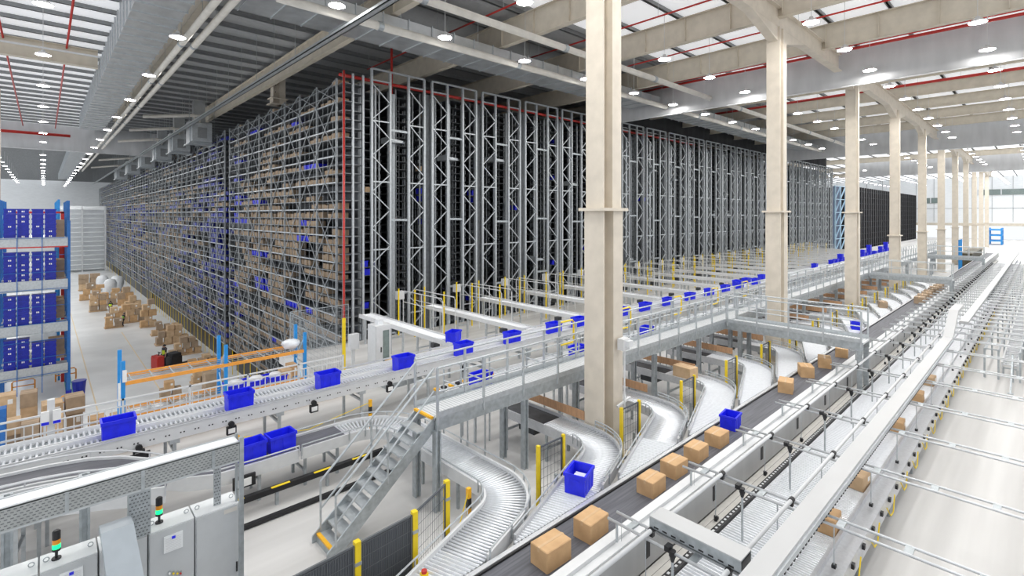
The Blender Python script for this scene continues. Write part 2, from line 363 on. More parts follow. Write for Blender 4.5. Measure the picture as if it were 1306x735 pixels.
# smoke curtains
M['voidshade'] = mat('dark_void_shade', (.022,.023,.026), .85, var=.1, scale=2)
def curtain(label, p0, axis, L, z0, z1, seed, mt='fabric'):
    rr = random.Random(seed); n = int(L*3); m = MB(); vs = []
    for i in range(n+1):
        u = L*i/n; a = .05*math.sin(u*2.1+rr.random())+.03*math.sin(u*5.3); 
        for z, s in ((z0,1.),(z0+(z1-z0)*.5,.7),(z1,.25)):
            vs.append((a*s, u, z) if axis == 'y' else (u, a*s, z))
    fs = [(i*3+j, (i+1)*3+j, (i+1)*3+j+1, i*3+j+1) for i in range(n) for j in range(2)]
    m.add(vs, fs); t = thing('smoke_curtain', label, 'smoke curtain', p0); o = obj('curtain_fabric', m, M[mt], t, smooth=True)
    md = o.modifiers.new('thick', 'SOLIDIFY'); md.thickness = .02
    b = MB(); b.tube((0,0,z0),(0,L,z0) if axis == 'y' else (L,0,z0),.04); obj('hem_bar', b, M['white'], t); return t
curtain('grey fabric smoke curtain hanging across the roof behind the second column', (33.6,-14,0), 'y', 38.3, 13.85, 15.9, 3)
curtain('grey fabric smoke curtain hanging across the roof in the middle of the hall', (71.6,-14,0), 'y', 38.3, 13.6, 16.6, 4)
curtain('grey fabric smoke curtain hanging across the far end of the hall', (109.7,-14,0), 'y', 38.3, 13.4, 16.6, 5)
curtain('grey fabric smoke curtain hanging across the aisle above the blue pallet rack', (-14,77.8,0), 'x', 25, 13.9, 16.8, 6)
curtain('black sheet for the unlit void above the high rack, beyond the first smoke curtain', (33.9,26.3,0), 'x', 66, 14.45, 16.85, 8, 'voidshade')  # added black sheet, stands in for the shade of the unlit roof zone
# air handling units hung beside the rack
u0 = None
for k, y in enumerate((51, 60, 70, 82, 96, 112)):
    lab = 'grey hanging air unit beside the high rack, %s from the curtain of lamps' % ORD[k]
    lab = 'grey air handling unit hung beside the high rack, %s from the front' % ORD[k]
    if u0 is None:
        u0 = thing('air_handling_unit', lab, 'air unit', (9.3,y,12.6), 0, 'hanging air units')
        m = MB(); m.box(0,0,.15,1.7,1.5,2.1); obj('casing', m, M['duct'], u0)
        m = MB(); m.box(.1,-.6,.3,1.6,0,1.9); m.box(.0,-.05,.15,1.7,0,2.1); obj('fan_section', m, M['galvl'], u0)
        m = MB(); m.box(.5,-.64,.6,1.2,-.6,1.5); obj('grille', m, M['purlin'], u0)
        m = MB(); m.box(.4,.4,2.1,1.3,1.2,4.0); obj('riser_duct', m, M['duct'], u0)
        m = MB(); m.bar((-.1,-.5,.1),(-.1,1.6,.1),.08,.1); m.bar((1.8,-.5,.1),(1.8,1.6,.1),.08,.1); m.bar((-.15,-.3,.1),(1.85,-.3,.1),.08,.1)
        for q in (-.1,1.8):
            for s in (-.4,1.5): m.tube((q,s,.1),(q,s,4),.015,5)
        obj('hanger_frame', m, M['galv'], u0)
        m = MB(); m.path([(-3.3,-.3,2.0),(.3,-.3,2.6),(.3,-.3,1.6)],.11,8); m.path([(-3.3,.1,2.0),(.7,-.4,2.55),(.7,-.4,1.7)],.11,8); obj('branch_pipe', m, M['pipe'], u0)
    else: dup(u0, (9.3,y,12.6), 0, lab)
# ------------------------------------------------------------------ high storage rack: long side face over the aisle
RX, RY = 11.3, 24.9
PITCH, ZB = .47, -4.5
mods = [(25.6, 46.3), (47.8, 89.), (90.4, 134.), (135.4, 178.)]
NL = 39
carton_me = {}
def carton_mesh(w, d, h, flaps=True):
    m = MB(); e = .012; a, b = w/2, d/2
    # body with softened vertical edges
    ring = [(-a+e,-b),(a-e,-b),(a,-b+e),(a,b-e),(a-e,b),(-a+e,b),(-a,b-e),(-a,-b+e)]
    vs = [(x,y,0) for x,y in ring]+[(x,y,h-e) for x,y in ring]+[(x*(1-e/a),y*(1-e/b),h) for x,y in ring]; n = 8
    fs = [(i,(i+1)%n,n+(i+1)%n,n+i) for i in range(n)]+[(n+i,n+(i+1)%n,2*n+(i+1)%n,2*n+i) for i in range(n)]+[tuple(range(n))[::-1], tuple(range(2*n,3*n))]
    m.add(vs, fs); return m
def carton(label, loc, rz=0, size=(.56,.38,.31), mt='card', group=None, stick=True, tape=True):
    t = thing('carton', label, 'cardboard box', loc, rz, group); w, d, h = size
    obj('body', carton_mesh(w,d,h), M[mt], t)
    if tape:
        m = MB(); m.box(-w/2-.002,-.025,h-.07,w/2+.002,.025,h+.002); obj('tape', m, M['tape'], t)
    if stick:
        m = MB(); m.box(w*.1,-d/2-.003,h*.45,w*.34,-d/2,h*.75); obj('paper_label', m, M['label'], t)
    return t
def bin_parts(L=.6, W=.4, H=.34):
    a, b = L/2, W/2; t = .965
    m = MB()
    outer0 = [(-a*t,-b*t),(a*t,-b*t),(a*t,b*t),(-a*t,b*t)]; outer1 = [(-a,-b),(a,-b),(a,b),(-a,b)]
    i1 = [(-a+.02,-b+.02),(a-.02,-b+.02),(a-.02,b-.02),(-a+.02,b-.02)]; i0 = [(x*t,y*t) for x,y in i1]
    vs = [(x,y,0) for x,y in outer0]+[(x,y,H) for x,y in outer1]+[(x,y,H) for x,y in i1]+[(x,y,.03) for x,y in i0]
    fs = [(3,2,1,0)]+[(i,(i+1)%4,4+(i+1)%4,4+i) for i in range(4)]+[(4+i,4+(i+1)%4,8+(i+1)%4,8+i) for i in range(4)]+[(8+i,8+(i+1)%4,12+(i+1)%4,12+i) for i in range(4)]+[(12,13,14,15)]
    m.add(vs, fs)
    r = MB(); e = .018; z0, z1 = H-.05, H+.006
    for (x0,y0,x1,y1) in ((-a-e,-b-e,a+e,-b),(-a-e,b,a+e,b+e),(-a-e,-b,-a,b),(a,-b,a+e,b)): r.box(x0,y0,z0,x1,y1,z1)
    r.box(-a*.97-.012,-.09,H*.62,-a*.96,.09,H*.74); r.box(a*.96,-.09,H*.62,a*.97+.012,.09,H*.74)
    k = MB()
    for s in (-1,1):
        for q in (-.2,0,.2): k.box(q-.012,s*(b*.965+.004)-.006,.03,q+.012,s*(b*.965+.004)+.006,H-.06)
    return m, r, k
_b, _r, _k = bin_parts()
BINB, BINR, BINK = _b.mesh('bin_body', M['blue']), _r.mesh('bin_rim', M['blue']), _k.mesh('bin_rib', M['blue'])
def tote(label, loc, rz=0, group=None, sc=(1,1,1)):
    t = thing('plastic_tote', label, 'plastic crate', loc, rz, group); t.scale = sc
    obj('body', BINB, None, t); obj('rim', BINR, None, t); obj('rib', BINK, None, t); return t
# every module: uprights, shelf beams, diagonal bracing, yellow posts below
upr = MB(); upr.box(-.05,-.045,ZB-.1,.05,.045,13.7); upr_me = upr.mesh('upright', M['rackst'])
fills, fillb = MB(), MB()
near_boxes = []
for mi, (y0, y1) in enumerate(mods):
    L = y1-y0; nb = int(round(L/2.65)); bay = L/nb
    t = thing('storage_rack_side', ('tall side face of the high storage rack, nearest module by the red corner pipe','tall side face of the high storage rack, second module behind the dark gap',
         'tall side face of the high storage rack, third module far down the aisle','tall side face of the high storage rack, last module at the end of the aisle')[mi], 'storage rack', (RX,y0,0), 0, 'side modules of the high rack')
    for i in range(nb+1):
        obj('upright', upr_me, None, t, (0, i*bay, 0))
    sh = MB(); sh.box(-.06,0,-.03,-.01,L,.04); sh_me = sh.mesh('shelf_beam', M['galvl']); sh2 = MB(); sh2.box(-.05,0,-.012,-.01,L,.014); sh2_me = sh2.mesh('shelf_beam', M['rackst'])
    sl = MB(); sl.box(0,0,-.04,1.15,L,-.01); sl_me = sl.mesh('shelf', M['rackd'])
    for k in range(NL):
        o = obj('shelf', sl_me, None, t, (0,0,ZB+k*PITCH)); obj('shelf_beam', sh_me if k % 3 == 0 else sh2_me, None, o)
    d = MB(); hh = 1.42; z = ZB
    while z < 13.4 and mi < 2:
        for i in range(nb):
            for s in (0,1):
                a = (-.09,(i+s)*bay,z); b = (-.09,(i+1-s)*bay,min(z+2*hh,13.6)); d.bar(a, b, .04, .02)
        z += 2*hh
    if mi >= 2:
        for i in range(0, nb, 3):
            for z in (ZB, ZB+9): d.bar((-.09,i*bay,z),(-.09,min((i+2)*bay,L),z+9),.07,.03)
    obj('brace_mesh', d, M['galvl'], t)
    # wire mesh in front of the goods: thin verticals
    d = MB(); q = .3
    while q < L: d.box(-.075,q,ZB,-.065,q+.018,13.5); q += bay/4 if mi == 0 else bay/2
    obj('wire_grille', d, M['galv'], t)
    d = MB(); q = .4
    while q < L: d.box(-.09,q,LOW,-.05,q+.04,ZB); q += 1.6 if mi < 2 else 6.4
    obj('yellow_guard_posts', d, M['yellow'], t)['kind'] = 'stuff'
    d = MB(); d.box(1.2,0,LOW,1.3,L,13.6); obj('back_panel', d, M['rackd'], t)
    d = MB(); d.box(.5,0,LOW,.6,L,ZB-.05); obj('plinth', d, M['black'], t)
    # goods
    for k in range(NL):
        y = y0+.15; z = ZB+k*PITCH; zone = 0
        while y < y1-.4:
            rel = (y-y0)/L
            pb = (.08+(.62 if rel > .86 else 0)) if mi == 0 else (.78*math.exp(-((rel-.08)/.17)**2)+.2 if mi == 1 else .42)
            run = R.randint(2, 7) if mi < 2 else R.randint(3, 9)
            kind = R.random()
            full = R.random() < (.60 if k < NL-9 else .30)
            for j in range(run):
                wd = R.choice((.36,.42,.42,.55)) if kind > pb else .44
                if y+wd > y1-.2: y = y1; break
                if full and R.random() < .93:
                    h = R.choice((.24,.3,.3,.34,.37)) if kind > pb else .33
                    near_boxes.append((y, wd, z, h, kind <= pb, mi))
                y += wd+R.choice((.03,.04,.08))
            if not full: y += .5
# the goods that show largest are things of their own, the rest one mass of each kind
near_boxes.sort(key=lambda b: (b[0]**2*.3+abs(b[2]-4)*6))
nc = nbn = 0
cm = {}
for (y, wd, z, h, isb, mi) in near_boxes:
    x0 = RX+.16+R.uniform(0,.08)
    if isb:
        if nbn < 70:
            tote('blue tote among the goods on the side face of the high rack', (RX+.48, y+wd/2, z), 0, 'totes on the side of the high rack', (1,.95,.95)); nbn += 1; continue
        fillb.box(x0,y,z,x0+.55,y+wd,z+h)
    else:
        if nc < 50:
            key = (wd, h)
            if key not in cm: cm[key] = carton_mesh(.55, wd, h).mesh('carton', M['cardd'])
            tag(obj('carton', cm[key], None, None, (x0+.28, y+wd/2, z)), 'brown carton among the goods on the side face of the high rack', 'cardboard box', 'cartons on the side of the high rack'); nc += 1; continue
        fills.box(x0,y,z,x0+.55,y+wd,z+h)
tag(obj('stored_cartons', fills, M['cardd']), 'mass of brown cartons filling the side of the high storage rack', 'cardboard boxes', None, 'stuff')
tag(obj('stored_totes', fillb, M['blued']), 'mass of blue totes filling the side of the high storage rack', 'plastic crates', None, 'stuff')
# corner posts at the front end of the side face
t = thing('rack_corner_post', 'galvanised corner posts of the high rack beside the red riser pipe', 'rack post', (RX,RY,0))
for dx in (.05,.55,1.12):
    m = MB(); m.box(dx-.05,-.1,-.3,dx+.05,.0,13.9); obj('post', m, M['galvl'], t)
m = MB(); z = -.3
while z < 13.8: m.box(.05,-.04,z,1.15,.6,z+.05); z += .47
obj('shelf_ends', m, M['rackd'], t)['kind'] = 'stuff'
# ------------------------------------------------------------------ front mast frames with crane aisles
FTOP = 14.4; OFF = (0, 1.11, 2.28, 3.34)
po = MB(); po.box(-.06,-.07,-.3,.06,.07,FTOP); post_me = po.mesh('upright', M['galvl'])
def lattice(x0, x1):
    m = MB(); z = -.1; s = 0; st = .98
    while z < FTOP-.9:
        a, b = (x0, x1) if s == 0 else (x1, x0)
        m.bar((a,0,z),(b,0,z+st),.07,.05); z += st; s ^= 1
    for z in (.9, 4.6, 8.3, 11.6, FTOP-.6): m.bar((x0,0,z),(x1,0,z),.06,.07)
    return m
lat = [lattice(OFF[0], OFF[1]).mesh('lattice_bracing', M['galvl']), lattice(OFF[2], OFF[3]).mesh('lattice_bracing', M['galvl'])]
mm = MB(); mm.bar((OFF[0],0,FTOP),(OFF[3],0,FTOP),.08,.1); top_me = mm.mesh('top_beam', M['galvl'])
# shelving blocks behind
def block(x0, x1, y0, y1):
    m = MB(); z = -4.
    while z < 13.9:
        m.box(x0,y0,z,x1,y1,z+.03); z += .47
    return m
SY0, SY1 = 26.2, 46.
shelf_me = block(0, 1.15, SY0-RY, SY1-RY).mesh('shelf_levels', M['rackd'])
rp = MB()
for q in (0, 1.15):
    for yy in (0,.9,2.,4.,7.,11.): rp.box(q-.04,SY0-RY+yy,-4,q+.04,SY0-RY+yy+.08,13.9)
rp_me = rp.mesh('shelf_uprights', M['rackst'])
cm_ = MB(); cm_.tube((1.72,.75,-.3),(1.72,.75,FTOP-1),.13,10); mast_me = cm_.mesh('crane_mast', M['galvl'])
ld = MB(); z = 0.
for q in (1.92, 2.14): ld.box(q-.02,.8,-.3,q+.02,.85,FTOP-1.2)
while z < FTOP-1.3: ld.box(1.9,.8,z,2.16,.84,z+.035); z += .32
lad_me = ld.mesh('ladder', M['dark'])
cs = MB(); cs.box(1.25,.2,-.02,2.15,1.3,.02); cs.box(1.25,.2,.02,1.3,1.3,.3); cs.bar((1.3,.3,.12),(2.1,.3,.06),.1,.12); car_me = cs.mesh('load_carriage', M['galvl'])
dk = MB(); dk.box(3.36,.2,-4,3.86,.3,13.6); dk.box(0,SY1-RY,-4,3.86,SY1-RY+.1,13.9)  # rear sheet added to keep the rack interior dark
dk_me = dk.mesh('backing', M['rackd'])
gp = MB(); gp.box(-.05,-.05,-.3,.05,.05,13.6); gp_me = gp.mesh('guide_post', M['galvl'])
NF = 22
for k in range(NF):
    x = 12.94+3.88*k
    t = thing('mast_frame', 'galvanised lattice mast frame of the high rack, %s from the red riser pipe' % ORD[k], 'rack frame', (x,RY,0), 0, 'lattice mast frames')
    for q in OFF: obj('upright', post_me, None, t, (q,0,0))
    obj('guide_post', gp_me, None, t, (.6,.75,0)); obj('guide_post', gp_me, None, t, (2.95,1.0,0))
    obj('lattice_bracing', lat[0], None, t); obj('lattice_bracing', lat[1], None, t); obj('top_beam', top_me, None, t)
    for j, z in enumerate((2.2+R.uniform(-.4,.4), 6.2+R.uniform(-.3,.3), 11.2)):
        m = MB(); m.bar((OFF[1],0,z),(OFF[2],0,z-.02),.05,.12); obj('cross_rail', m, M['galv'], t)
    s = thing('shelving_block', 'dark shelving behind the %s lattice frame from the riser pipe' % ORD[k], 'storage rack', (x,RY,0), 0, 'shelving behind the mast frames')
    obj('shelf_levels', shelf_me, None, s); obj('shelf_levels', shelf_me, None, s, (2.22,0,0)); obj('shelf_uprights', rp_me, None, s); obj('shelf_uprights', rp_me, None, s, (2.22,0,0)); obj('backing', dk_me, None, s)
    c = thing('stacker_crane', 'stacker crane mast with ladder, in the %s lattice frame from the riser' % ORD[k], 'stacker crane', (x,RY,0), 0, 'stacker cranes')
    obj('crane_mast', mast_me, None, c, smooth=False); obj('ladder', lad_me, None, c); obj('load_carriage', car_me, None, c, (0,0,(10.6,9.9,10.1,3.2,8.8,6.,2.5)[k%7]))
# totes and cartons lying at the front ends of the shelves (photo: between the lattices)
spots = [(537,247),(540,287),(602,250),(656,265),(703,335),(705,182),(705,225),(818,252),(462,336),(466,343),(538,252),(463,388),(818,253),(600,378),(604,256),(705,185),(745,320),(744,352)]
for (px, py) in spots:
    X, Z = on_y(px, py, 26.6); Z = -4+.03+.47*round((Z+4-.18)/.47)
    tote('blue tote on a shelf end behind the lattice frames', (X,26.6,Z), PI/2, 'totes behind the lattice frames')
for (px, py) in ((467,238),(536,212),(540,150),(536,378)):
    X, Z = on_y(px, py, 26.6); Z = -4+.03+.47*round((Z+4-.18)/.47)
    carton('brown carton on a shelf end behind the lattice frames', (X,26.6,Z), PI/2, (.5,.4,.3), 'card2', 'cartons behind the lattice frames', False)
# far dark rack and blue lattice end
t = thing('dark_rack', 'far dark storage rack block beyond the lattice frames', 'storage rack', (114,RY,0))
m = MB(); m.box(0,.3,-.3,66,22,11.9); obj('block_face', m, M['black'], t)
for i in range(34):
    m = MB(); m.box(i*1.95,.1,-.3,i*1.95+.14,.3,11.9); obj('upright', m, M['black'], t)
m = MB(); z = .3
while z < 11.8: m.box(0,.2,z,66,.3,z+.05); z += 1.2
obj('shelf_lines', m, M['mesh'], t)
t = thing('lattice_end_frame', 'pale blue braced end frame past the last lattice mast of the high rack', 'rack frame', (99.5,RY,0))
for q in (0, 3.2, 6.4):
    m = MB(); m.box(q-.12,-.1,-.3,q+.12,.1,11.5); obj('upright', m, M['icyblue'], t)
m = MB()
for q in (0, 3.2):
    for j in range(5): m.bar((q,0,j*2.3),(q+3.2,0,j*2.3+2.3),.16,.1); m.bar((q,0,j*2.3+2.3),(q+3.2,0,j*2.3+2.3),.12,.1)
obj('diagonal_bracing', m, M['icyblue'], t)
m = MB(); m.box(0,.6,-.3,6.4,.7,11.5); obj('blue_sheet', m, M['navy'], t)
# ------------------------------------------------------------------ main belt conveyor
BZ = .85
t = thing('belt_conveyor', 'long grey belt conveyor carrying the row of cardboard boxes', 'conveyor', (2,0,0)); BL = 100
m = MB(); m.box(0,5.19,BZ-.03,BL,6.06,BZ); obj('belt', m, M['belt'], t)
m = MB(); m.box(0,6.08,.55,BL,6.13,BZ+.05); m.box(0,6.13,.6,BL,6.2,BZ+.02); obj('left_rail', m, M['rail'], t)
m = MB(); m.box(0,6.05,BZ-.02,BL,6.085,BZ+.035); obj('left_edge_strip', m, M['black'], t)
m = MB(); m.box(0,5.0,.6,BL,5.17,1.0); m.box(0,4.88,.75,BL,5.0,.93); m.box(0,4.8,.6,BL,4.88,1.0); obj('right_guard', m, M['white'], t)
m = MB(); m.box(0,4.78,.32,BL,4.80,.97); obj('skirting_panel', m, M['panel'], t)
m = MB()
for i in range(0, 30): m.box(1.5+i*2.57+1.6,4.765,.5,1.5+i*2.57+1.72,4.781,.8)
obj('panel_slots', m, M['black'], t)['kind'] = 'stuff'
for i in range(0, 45):
    m = MB(); m.box(i*2.2+.3,5.1,0,i*2.2+.38,5.18,.6); m.box(i*2.2+.3,6.02,0,i*2.2+.38,6.1,.6); m.box(i*2.2+.3,5.1,.3,i*2.2+.38,6.1,.36); obj('leg_frame', m, M['galv'], t)
def on_belt(i, x, y, rz=0, size=(.55,.38,.32), mt='card', lab=None, g=None):
    carton(lab or 'cardboard box on the grey belt, %s from the front' % ORD[i], (x,y,BZ), rz, size, mt, g, False)
on_belt(0, 6.06, 5.54, -.03, (.57,.39,.33)); on_belt(1, 7.09, 5.52, .04, (.55,.38,.33))
on_belt(2, 9.08, 5.53, .02, (.52,.38,.31)); on_belt(3, 10.07, 5.57, -.03, (.52,.38,.31)); on_belt(4, 11.1, 5.58, .02, (.52,.37,.3)); on_belt(5, 12.15, 5.57, .0, (.52,.4,.31))
tote('blue tote standing on the grey belt among the cardboard boxes', (13.35,5.75,BZ), .12, None, (.85,1,1.05))
on_belt(6, 17.4, 5.72, .25, (.6,.42,.36)); on_belt(7, 19.55, 5.78, .5, (.55,.42,.38)); on_belt(8, 21.25, 5.66, .3, (.62,.42,.36)); on_belt(9, 23.3, 5.60, .2, (.62,.42,.36))
for i, x in enumerate((40.9,42.3,43.6,44.9,46.1,47.4,48.8,50.3)):
    on_belt(10+i, x, 5.55+.05*(i%2), .1*(i%3), (.7,.5,.42), 'cardd')
# ------------------------------------------------------------------ curved spur conveyors
def rails(path, w, z0, z1, th=.05): return [(w/2, z0), (w/2+th, z0), (w/2+th, z1), (w/2, z1)], [(-w/2-th, z0), (-w/2, z0), (-w/2, z1), (-w/2-th, z1)]
def arc_path(pts):
    """(x, y, z) centre line -> with unit left normals and arc length"""
    out = []; n = len(pts); s = 0
    for i, p in enumerate(pts):
        a, b = pts[max(i-1,0)], pts[min(i+1,n-1)]; dx, dy = b[0]-a[0], b[1]-a[1]; l = math.hypot(dx, dy)
        if i: s += math.dist(pts[i], pts[i-1])
        out.append((p[0], p[1], p[2], -dy/l, dx/l, s))
    return out
def at_len(ap, s):
    for i in range(len(ap)-1):
        if ap[i+1][5] >= s:
            f = (s-ap[i][5])/max(1e-6, ap[i+1][5]-ap[i][5]); return [ap[i][j]*(1-f)+ap[i+1][j]*f for j in range(5)]
    return list(ap[-1][:5])
W_ = .80
rol = MB(); rol.tube((0,-W_/2,0),(0,W_/2,0),.028,8); rol_me = rol.mesh('roller', M['roller'], True)
def spur_points():
    pts = [(0,10.85,BZ+.02),(0,10.2,BZ+.02),(0,9.2,BZ+.02),(0,8.1,BZ+.02)]
    Rr = 1.12; A = 71
    for i in range(1, 11): a = A*i/10; pts.append((-Rr+Rr*math.cos(math.radians(a)), 8.1-Rr*math.sin(math.radians(a)), BZ+.02))
    x, y = pts[-1][:2]; c, s_ = math.sin(math.radians(A)), math.cos(math.radians(A))
    for k in range(1, 11): pts.append((x-c*k*.38, y-s_*k*.38, BZ+.015))
    return pts
SP = arc_path(spur_points())
def clip_belt(p): return p
def spur(k, x, individual):
    t = thing('spur_conveyor', 'curved roller spur feeding the grey belt, %s from the stairs' % ORD[k], 'conveyor', (x,0,0), 0, 'curved spur conveyors')
    total = SP[-1][5]; s = 1.6; rl = MB()
    if individual is None or isinstance(individual, bool):
        while s < total-.05:
            x_, y_, z_, nx, ny = at_len(SP, s)
            a, b = Vector((x_+nx*W_/2, y_+ny*W_/2, z_-.03)), Vector((x_-nx*W_/2, y_-ny*W_/2, z_-.03))
            # rollers end on the edge of the main belt
            lo, hi = (a, b) if a.y < b.y else (b, a)
            if lo.y < 6.24:
                if hi.y < 6.27: break
                f = (hi.y-6.24)/(hi.y-lo.y); lo = hi+(lo-hi)*f
            if individual and lo.y > 6.241:
                o = obj('roller', rol_me, None, t, (x_, y_, z_-.03)); o.rotation_euler = (0,0,math.atan2(ny,nx)-PI/2)
            else: rl.tube(lo, hi, .028, 6)
            s += .078
    if rl.v:
        o = obj('roller_bed', rl, M['rollerw'], t)
        o['kind'] = 'stuff'
    # dark belt section before the rollers
    m = MB(); m.box(-W_/2,9.3,BZ-.05,W_/2,10.85,BZ-.005); obj('infeed_belt', m, M['beltd'], t)
    pl, pr = rails(SP, W_, -.18, .06)
    left = [p[:5] for p in SP]
    m = MB(); m.sweep(left, pl); obj('side_frame', m, M['rail'], t)
    rgt = [p for p in left if (p[1]-p[4]*W_/2) > 6.2 or True]
    def cut(lst, sgn):
        out = []
        for p in lst:
            ye = p[1]+sgn*p[4]*(W_/2+.05)
            if ye < 6.24: break
            out.append(p)
        return out
    return t, pl, pr, left, cut
def make_spur(k, x, individual):
    t, pl, pr, left, cut = spur(k, x, individual)
    for o in list(t.children):
        if o.name.startswith('side_frame'): bpy.data.objects.remove(o)
    for sgn, pf in ((1, pl), (-1, pr)):
        lst = cut(left, sgn)
        m = MB(); m.sweep(lst, pf); obj('side_frame', m, M['rail'], t)
        m = MB()
        for dz in (.14,.22) if sgn > 0 else (.14,):
            m.path([(p[0]+sgn*p[3]*(W_/2+.06), p[1]+sgn*p[4]*(W_/2+.06), p[2]+dz) for p in lst[3:]], .016, 6)
        for p in lst[3::2]:
            qx, qy = p[0]+sgn*p[3]*(W_/2+.06), p[1]+sgn*p[4]*(W_/2+.06); m.box(qx-.012,qy-.012,p[2]-.1,qx+.012,qy+.012,p[2]+(.22 if sgn > 0 else .14))
        obj('guide_rail', m, M['galvl'], t)
    m = MB(); m.box(W_/2+.09,8.5,BZ+.12,W_/2+.115,10.8,BZ+.36); obj('side_board', m, M['board'], t)
    for q in (10.6, 9.0):
        m = MB()
        for sx in (-.44,.44): m.box(sx-.03,q-.03,0,sx+.03,q+.03,BZ-.15)
        m.box(-.44,q-.02,.3,.44,q+.02,.36); obj('leg_frame', m, M['galv'], t)
    m = MB()
    for (dx, dy) in ((-.55,7.35),(-.1,7.5),(-1.7,6.85),(-1.75,7.5)): m.box(dx-.03,dy-.03,0,dx+.03,dy+.03,BZ-.15)
    obj('leg_frame', m, M['galv'], t)
    m = MB(); m.box(-.3,9.6,.45,.25,10.2,.62); m.tube((.0,9.9,.5),(.5,9.9,.5),.09,8); obj('drive_motor', m, M['dark'], t)
    return t
NSP = 16
S0 = 7.02
sp4 = None
for k in range(NSP):
    x = S0+3.1*k
    if k == 0: continue
    if k < 3: make_spur(k, x, True)
    elif sp4 is None: sp4 = make_spur(k, x, False)
    else: dup(sp4, (x,0,0), 0, 'curved roller spur feeding the grey belt, %s from the stairs' % ORD[k])
# the first spur is the end of the long line that bends in from the left below the walkway
def bend(c, r, a0, a1, z, n=8): return [(c[0]+r*math.cos(math.radians(a0+(a1-a0)*i/n)), c[1]+r*math.sin(math.radians(a0+(a1-a0)*i/n)), z) for i in range(n+1)]
pts = [(4.5,12.6,BZ),(4.8,12.6,BZ),(5.7,12.6,BZ)]+bend((5.82,11.4),1.2,90,0,BZ)[1:]+[(7.02,10.6,BZ),(7.02,9.6,BZ)]+[(p[0]+S0,p[1],p[2]) for p in spur_points() if p[1] < 9.0]
AP = arc_path(pts)
t = thing('spur_conveyor', 'long roller conveyor bending under the walkway beside the stairs to the grey belt', 'conveyor', (0,0,0), 0, 'curved spur conveyors')
s = 1.2; rl = MB(); total = AP[-1][5]; cnt = 0
while s < total-.05:
    x_, y_, z_, nx, ny = at_len(AP, s)
    a, b = Vector((x_+nx*W_/2, y_+ny*W_/2, z_-.03)), Vector((x_-nx*W_/2, y_-ny*W_/2, z_-.03)); lo, hi = (a, b) if a.y < b.y else (b, a)
    if lo.y < 6.24:
        if hi.y < 6.27: break
        lo = hi+(lo-hi)*((hi.y-6.24)/(hi.y-lo.y))
    if lo.y > 6.241 and s > total-6.2:
        o = obj('roller', rol_me, None, t, (x_, y_, z_-.03)); o.rotation_euler = (0,0,math.atan2(ny,nx)-PI/2)
    else: rl.tube(lo, hi, .028, 6)
    s += .078
obj('roller_bed', rl, M['roller'], t)['kind'] = 'stuff'
for sgn in (1,-1):
    lst = []
    for p in AP:
        if p[1]+sgn*p[4]*(W_/2+.05) < 6.24: break
        lst.append(p[:5])
    m = MB(); m.sweep(lst, rails(AP, W_, -.2, .06)[0 if sgn > 0 else 1]); obj('side_frame', m, M['white'], t)
    m = MB(); m.path([(p[0]+sgn*p[3]*(W_/2+.07), p[1]+sgn*p[4]*(W_/2+.07), p[2]+.16) for p in lst], .016, 6)
    for p in lst[::2]:
        qx, qy = p[0]+sgn*p[3]*(W_/2+.07), p[1]+sgn*p[4]*(W_/2+.07); m.box(qx-.012,qy-.012,p[2]-.1,qx+.012,qy+.012,p[2]+.16)
    obj('guide_rail', m, M['galvl'], t)
m = MB(); m.box(4.5,12.22,BZ-.02,5.65,12.98,BZ+.015); obj('grey_belt_section', m, M['belt'], t)
for (q, w) in ((4.6,0),(5.4,0)):
    m = MB()
    for yy in (12.2,13.0): m.box(q-.03,yy-.03,0,q+.03,yy+.03,BZ-.15)
    m.box(q-.02,12.2,.3,q+.02,13.0,.36); obj('leg_frame', m, M['galv'], t)
for (qx, qy) in ((6.7,10.3),(7.5,10.3),(6.7,8.9),(7.5,8.9),(5.6,6.6),(6.3,7.2)):
    m = MB(); m.box(qx-.03,qy-.03,0,qx+.03,qy+.03,BZ-.15); obj('leg', m, M['galv'], t)
m = MB(); m.box(3.0,12.02,BZ-.34,3.45,12.08,BZ-.08); obj('control_box', m, M['black'], t)
m = MB(); m.box(3.06,12.0,BZ-.3,3.36,12.02,BZ-.14); obj('warning_label', m, M['label'], t)
# emergency stop knobs beside the first spur
for i, (px, py, z, lab) in enumerate(((596,600,.78,'red and yellow emergency stop button on the bend of the first spur conveyor'),(541,730,.9,'red and yellow emergency stop button where the first spur meets the belt'),(626,639,.8,'small red emergency stop button on the inner side of the first spur curve'))):
    x, y = on_z(px, py, z); t = thing('emergency_stop_button', lab, 'push button', (x,y,z), 0, None)
    m = MB(); m.cbox((0,0,-.06),(.1,.1,.1)); obj('button_housing', m, M['yellow'], t)
    m = MB(); m.tube((0,0,-.01),(0,0,.03),.045,10); obj('button', m, M['red'], t)
    m = MB(); m.tube((0,0,-.1),(0,0,-z),.012,5); obj('stem', m, M['galv'], t)
# the tote sliding down the second spur, a carton on the fourth
tote('blue tote with white paper inside sliding down the second spur onto the belt', (8.05,6.575,BZ+.01), .33, None, (.9,1.1,1.2))
m = MB(); m.cbox((0,0,0),(.36,.26,.12)); tag(obj('paper_parcel', m, M['plast'], None, (8.05,6.575,BZ+.2)), 'white paper parcel inside the blue tote on the second spur', 'parcel').rotation_euler = (0,0,.33)
carton('brown carton entering the curve of the fourth spur conveyor', (S0+9.3,8.6,BZ+.01), 1.45, (.7,.46,.38), 'card2')
carton('brown carton riding the eleventh spur conveyor near the belt', (37.3,6.82,BZ+.01), .33, (.6,.42,.38), 'cardd')
tote('blue tote on a spur conveyor beyond the cross walkway', (29.3,6.45,BZ+.01), .33, None, (1,1,1.1))
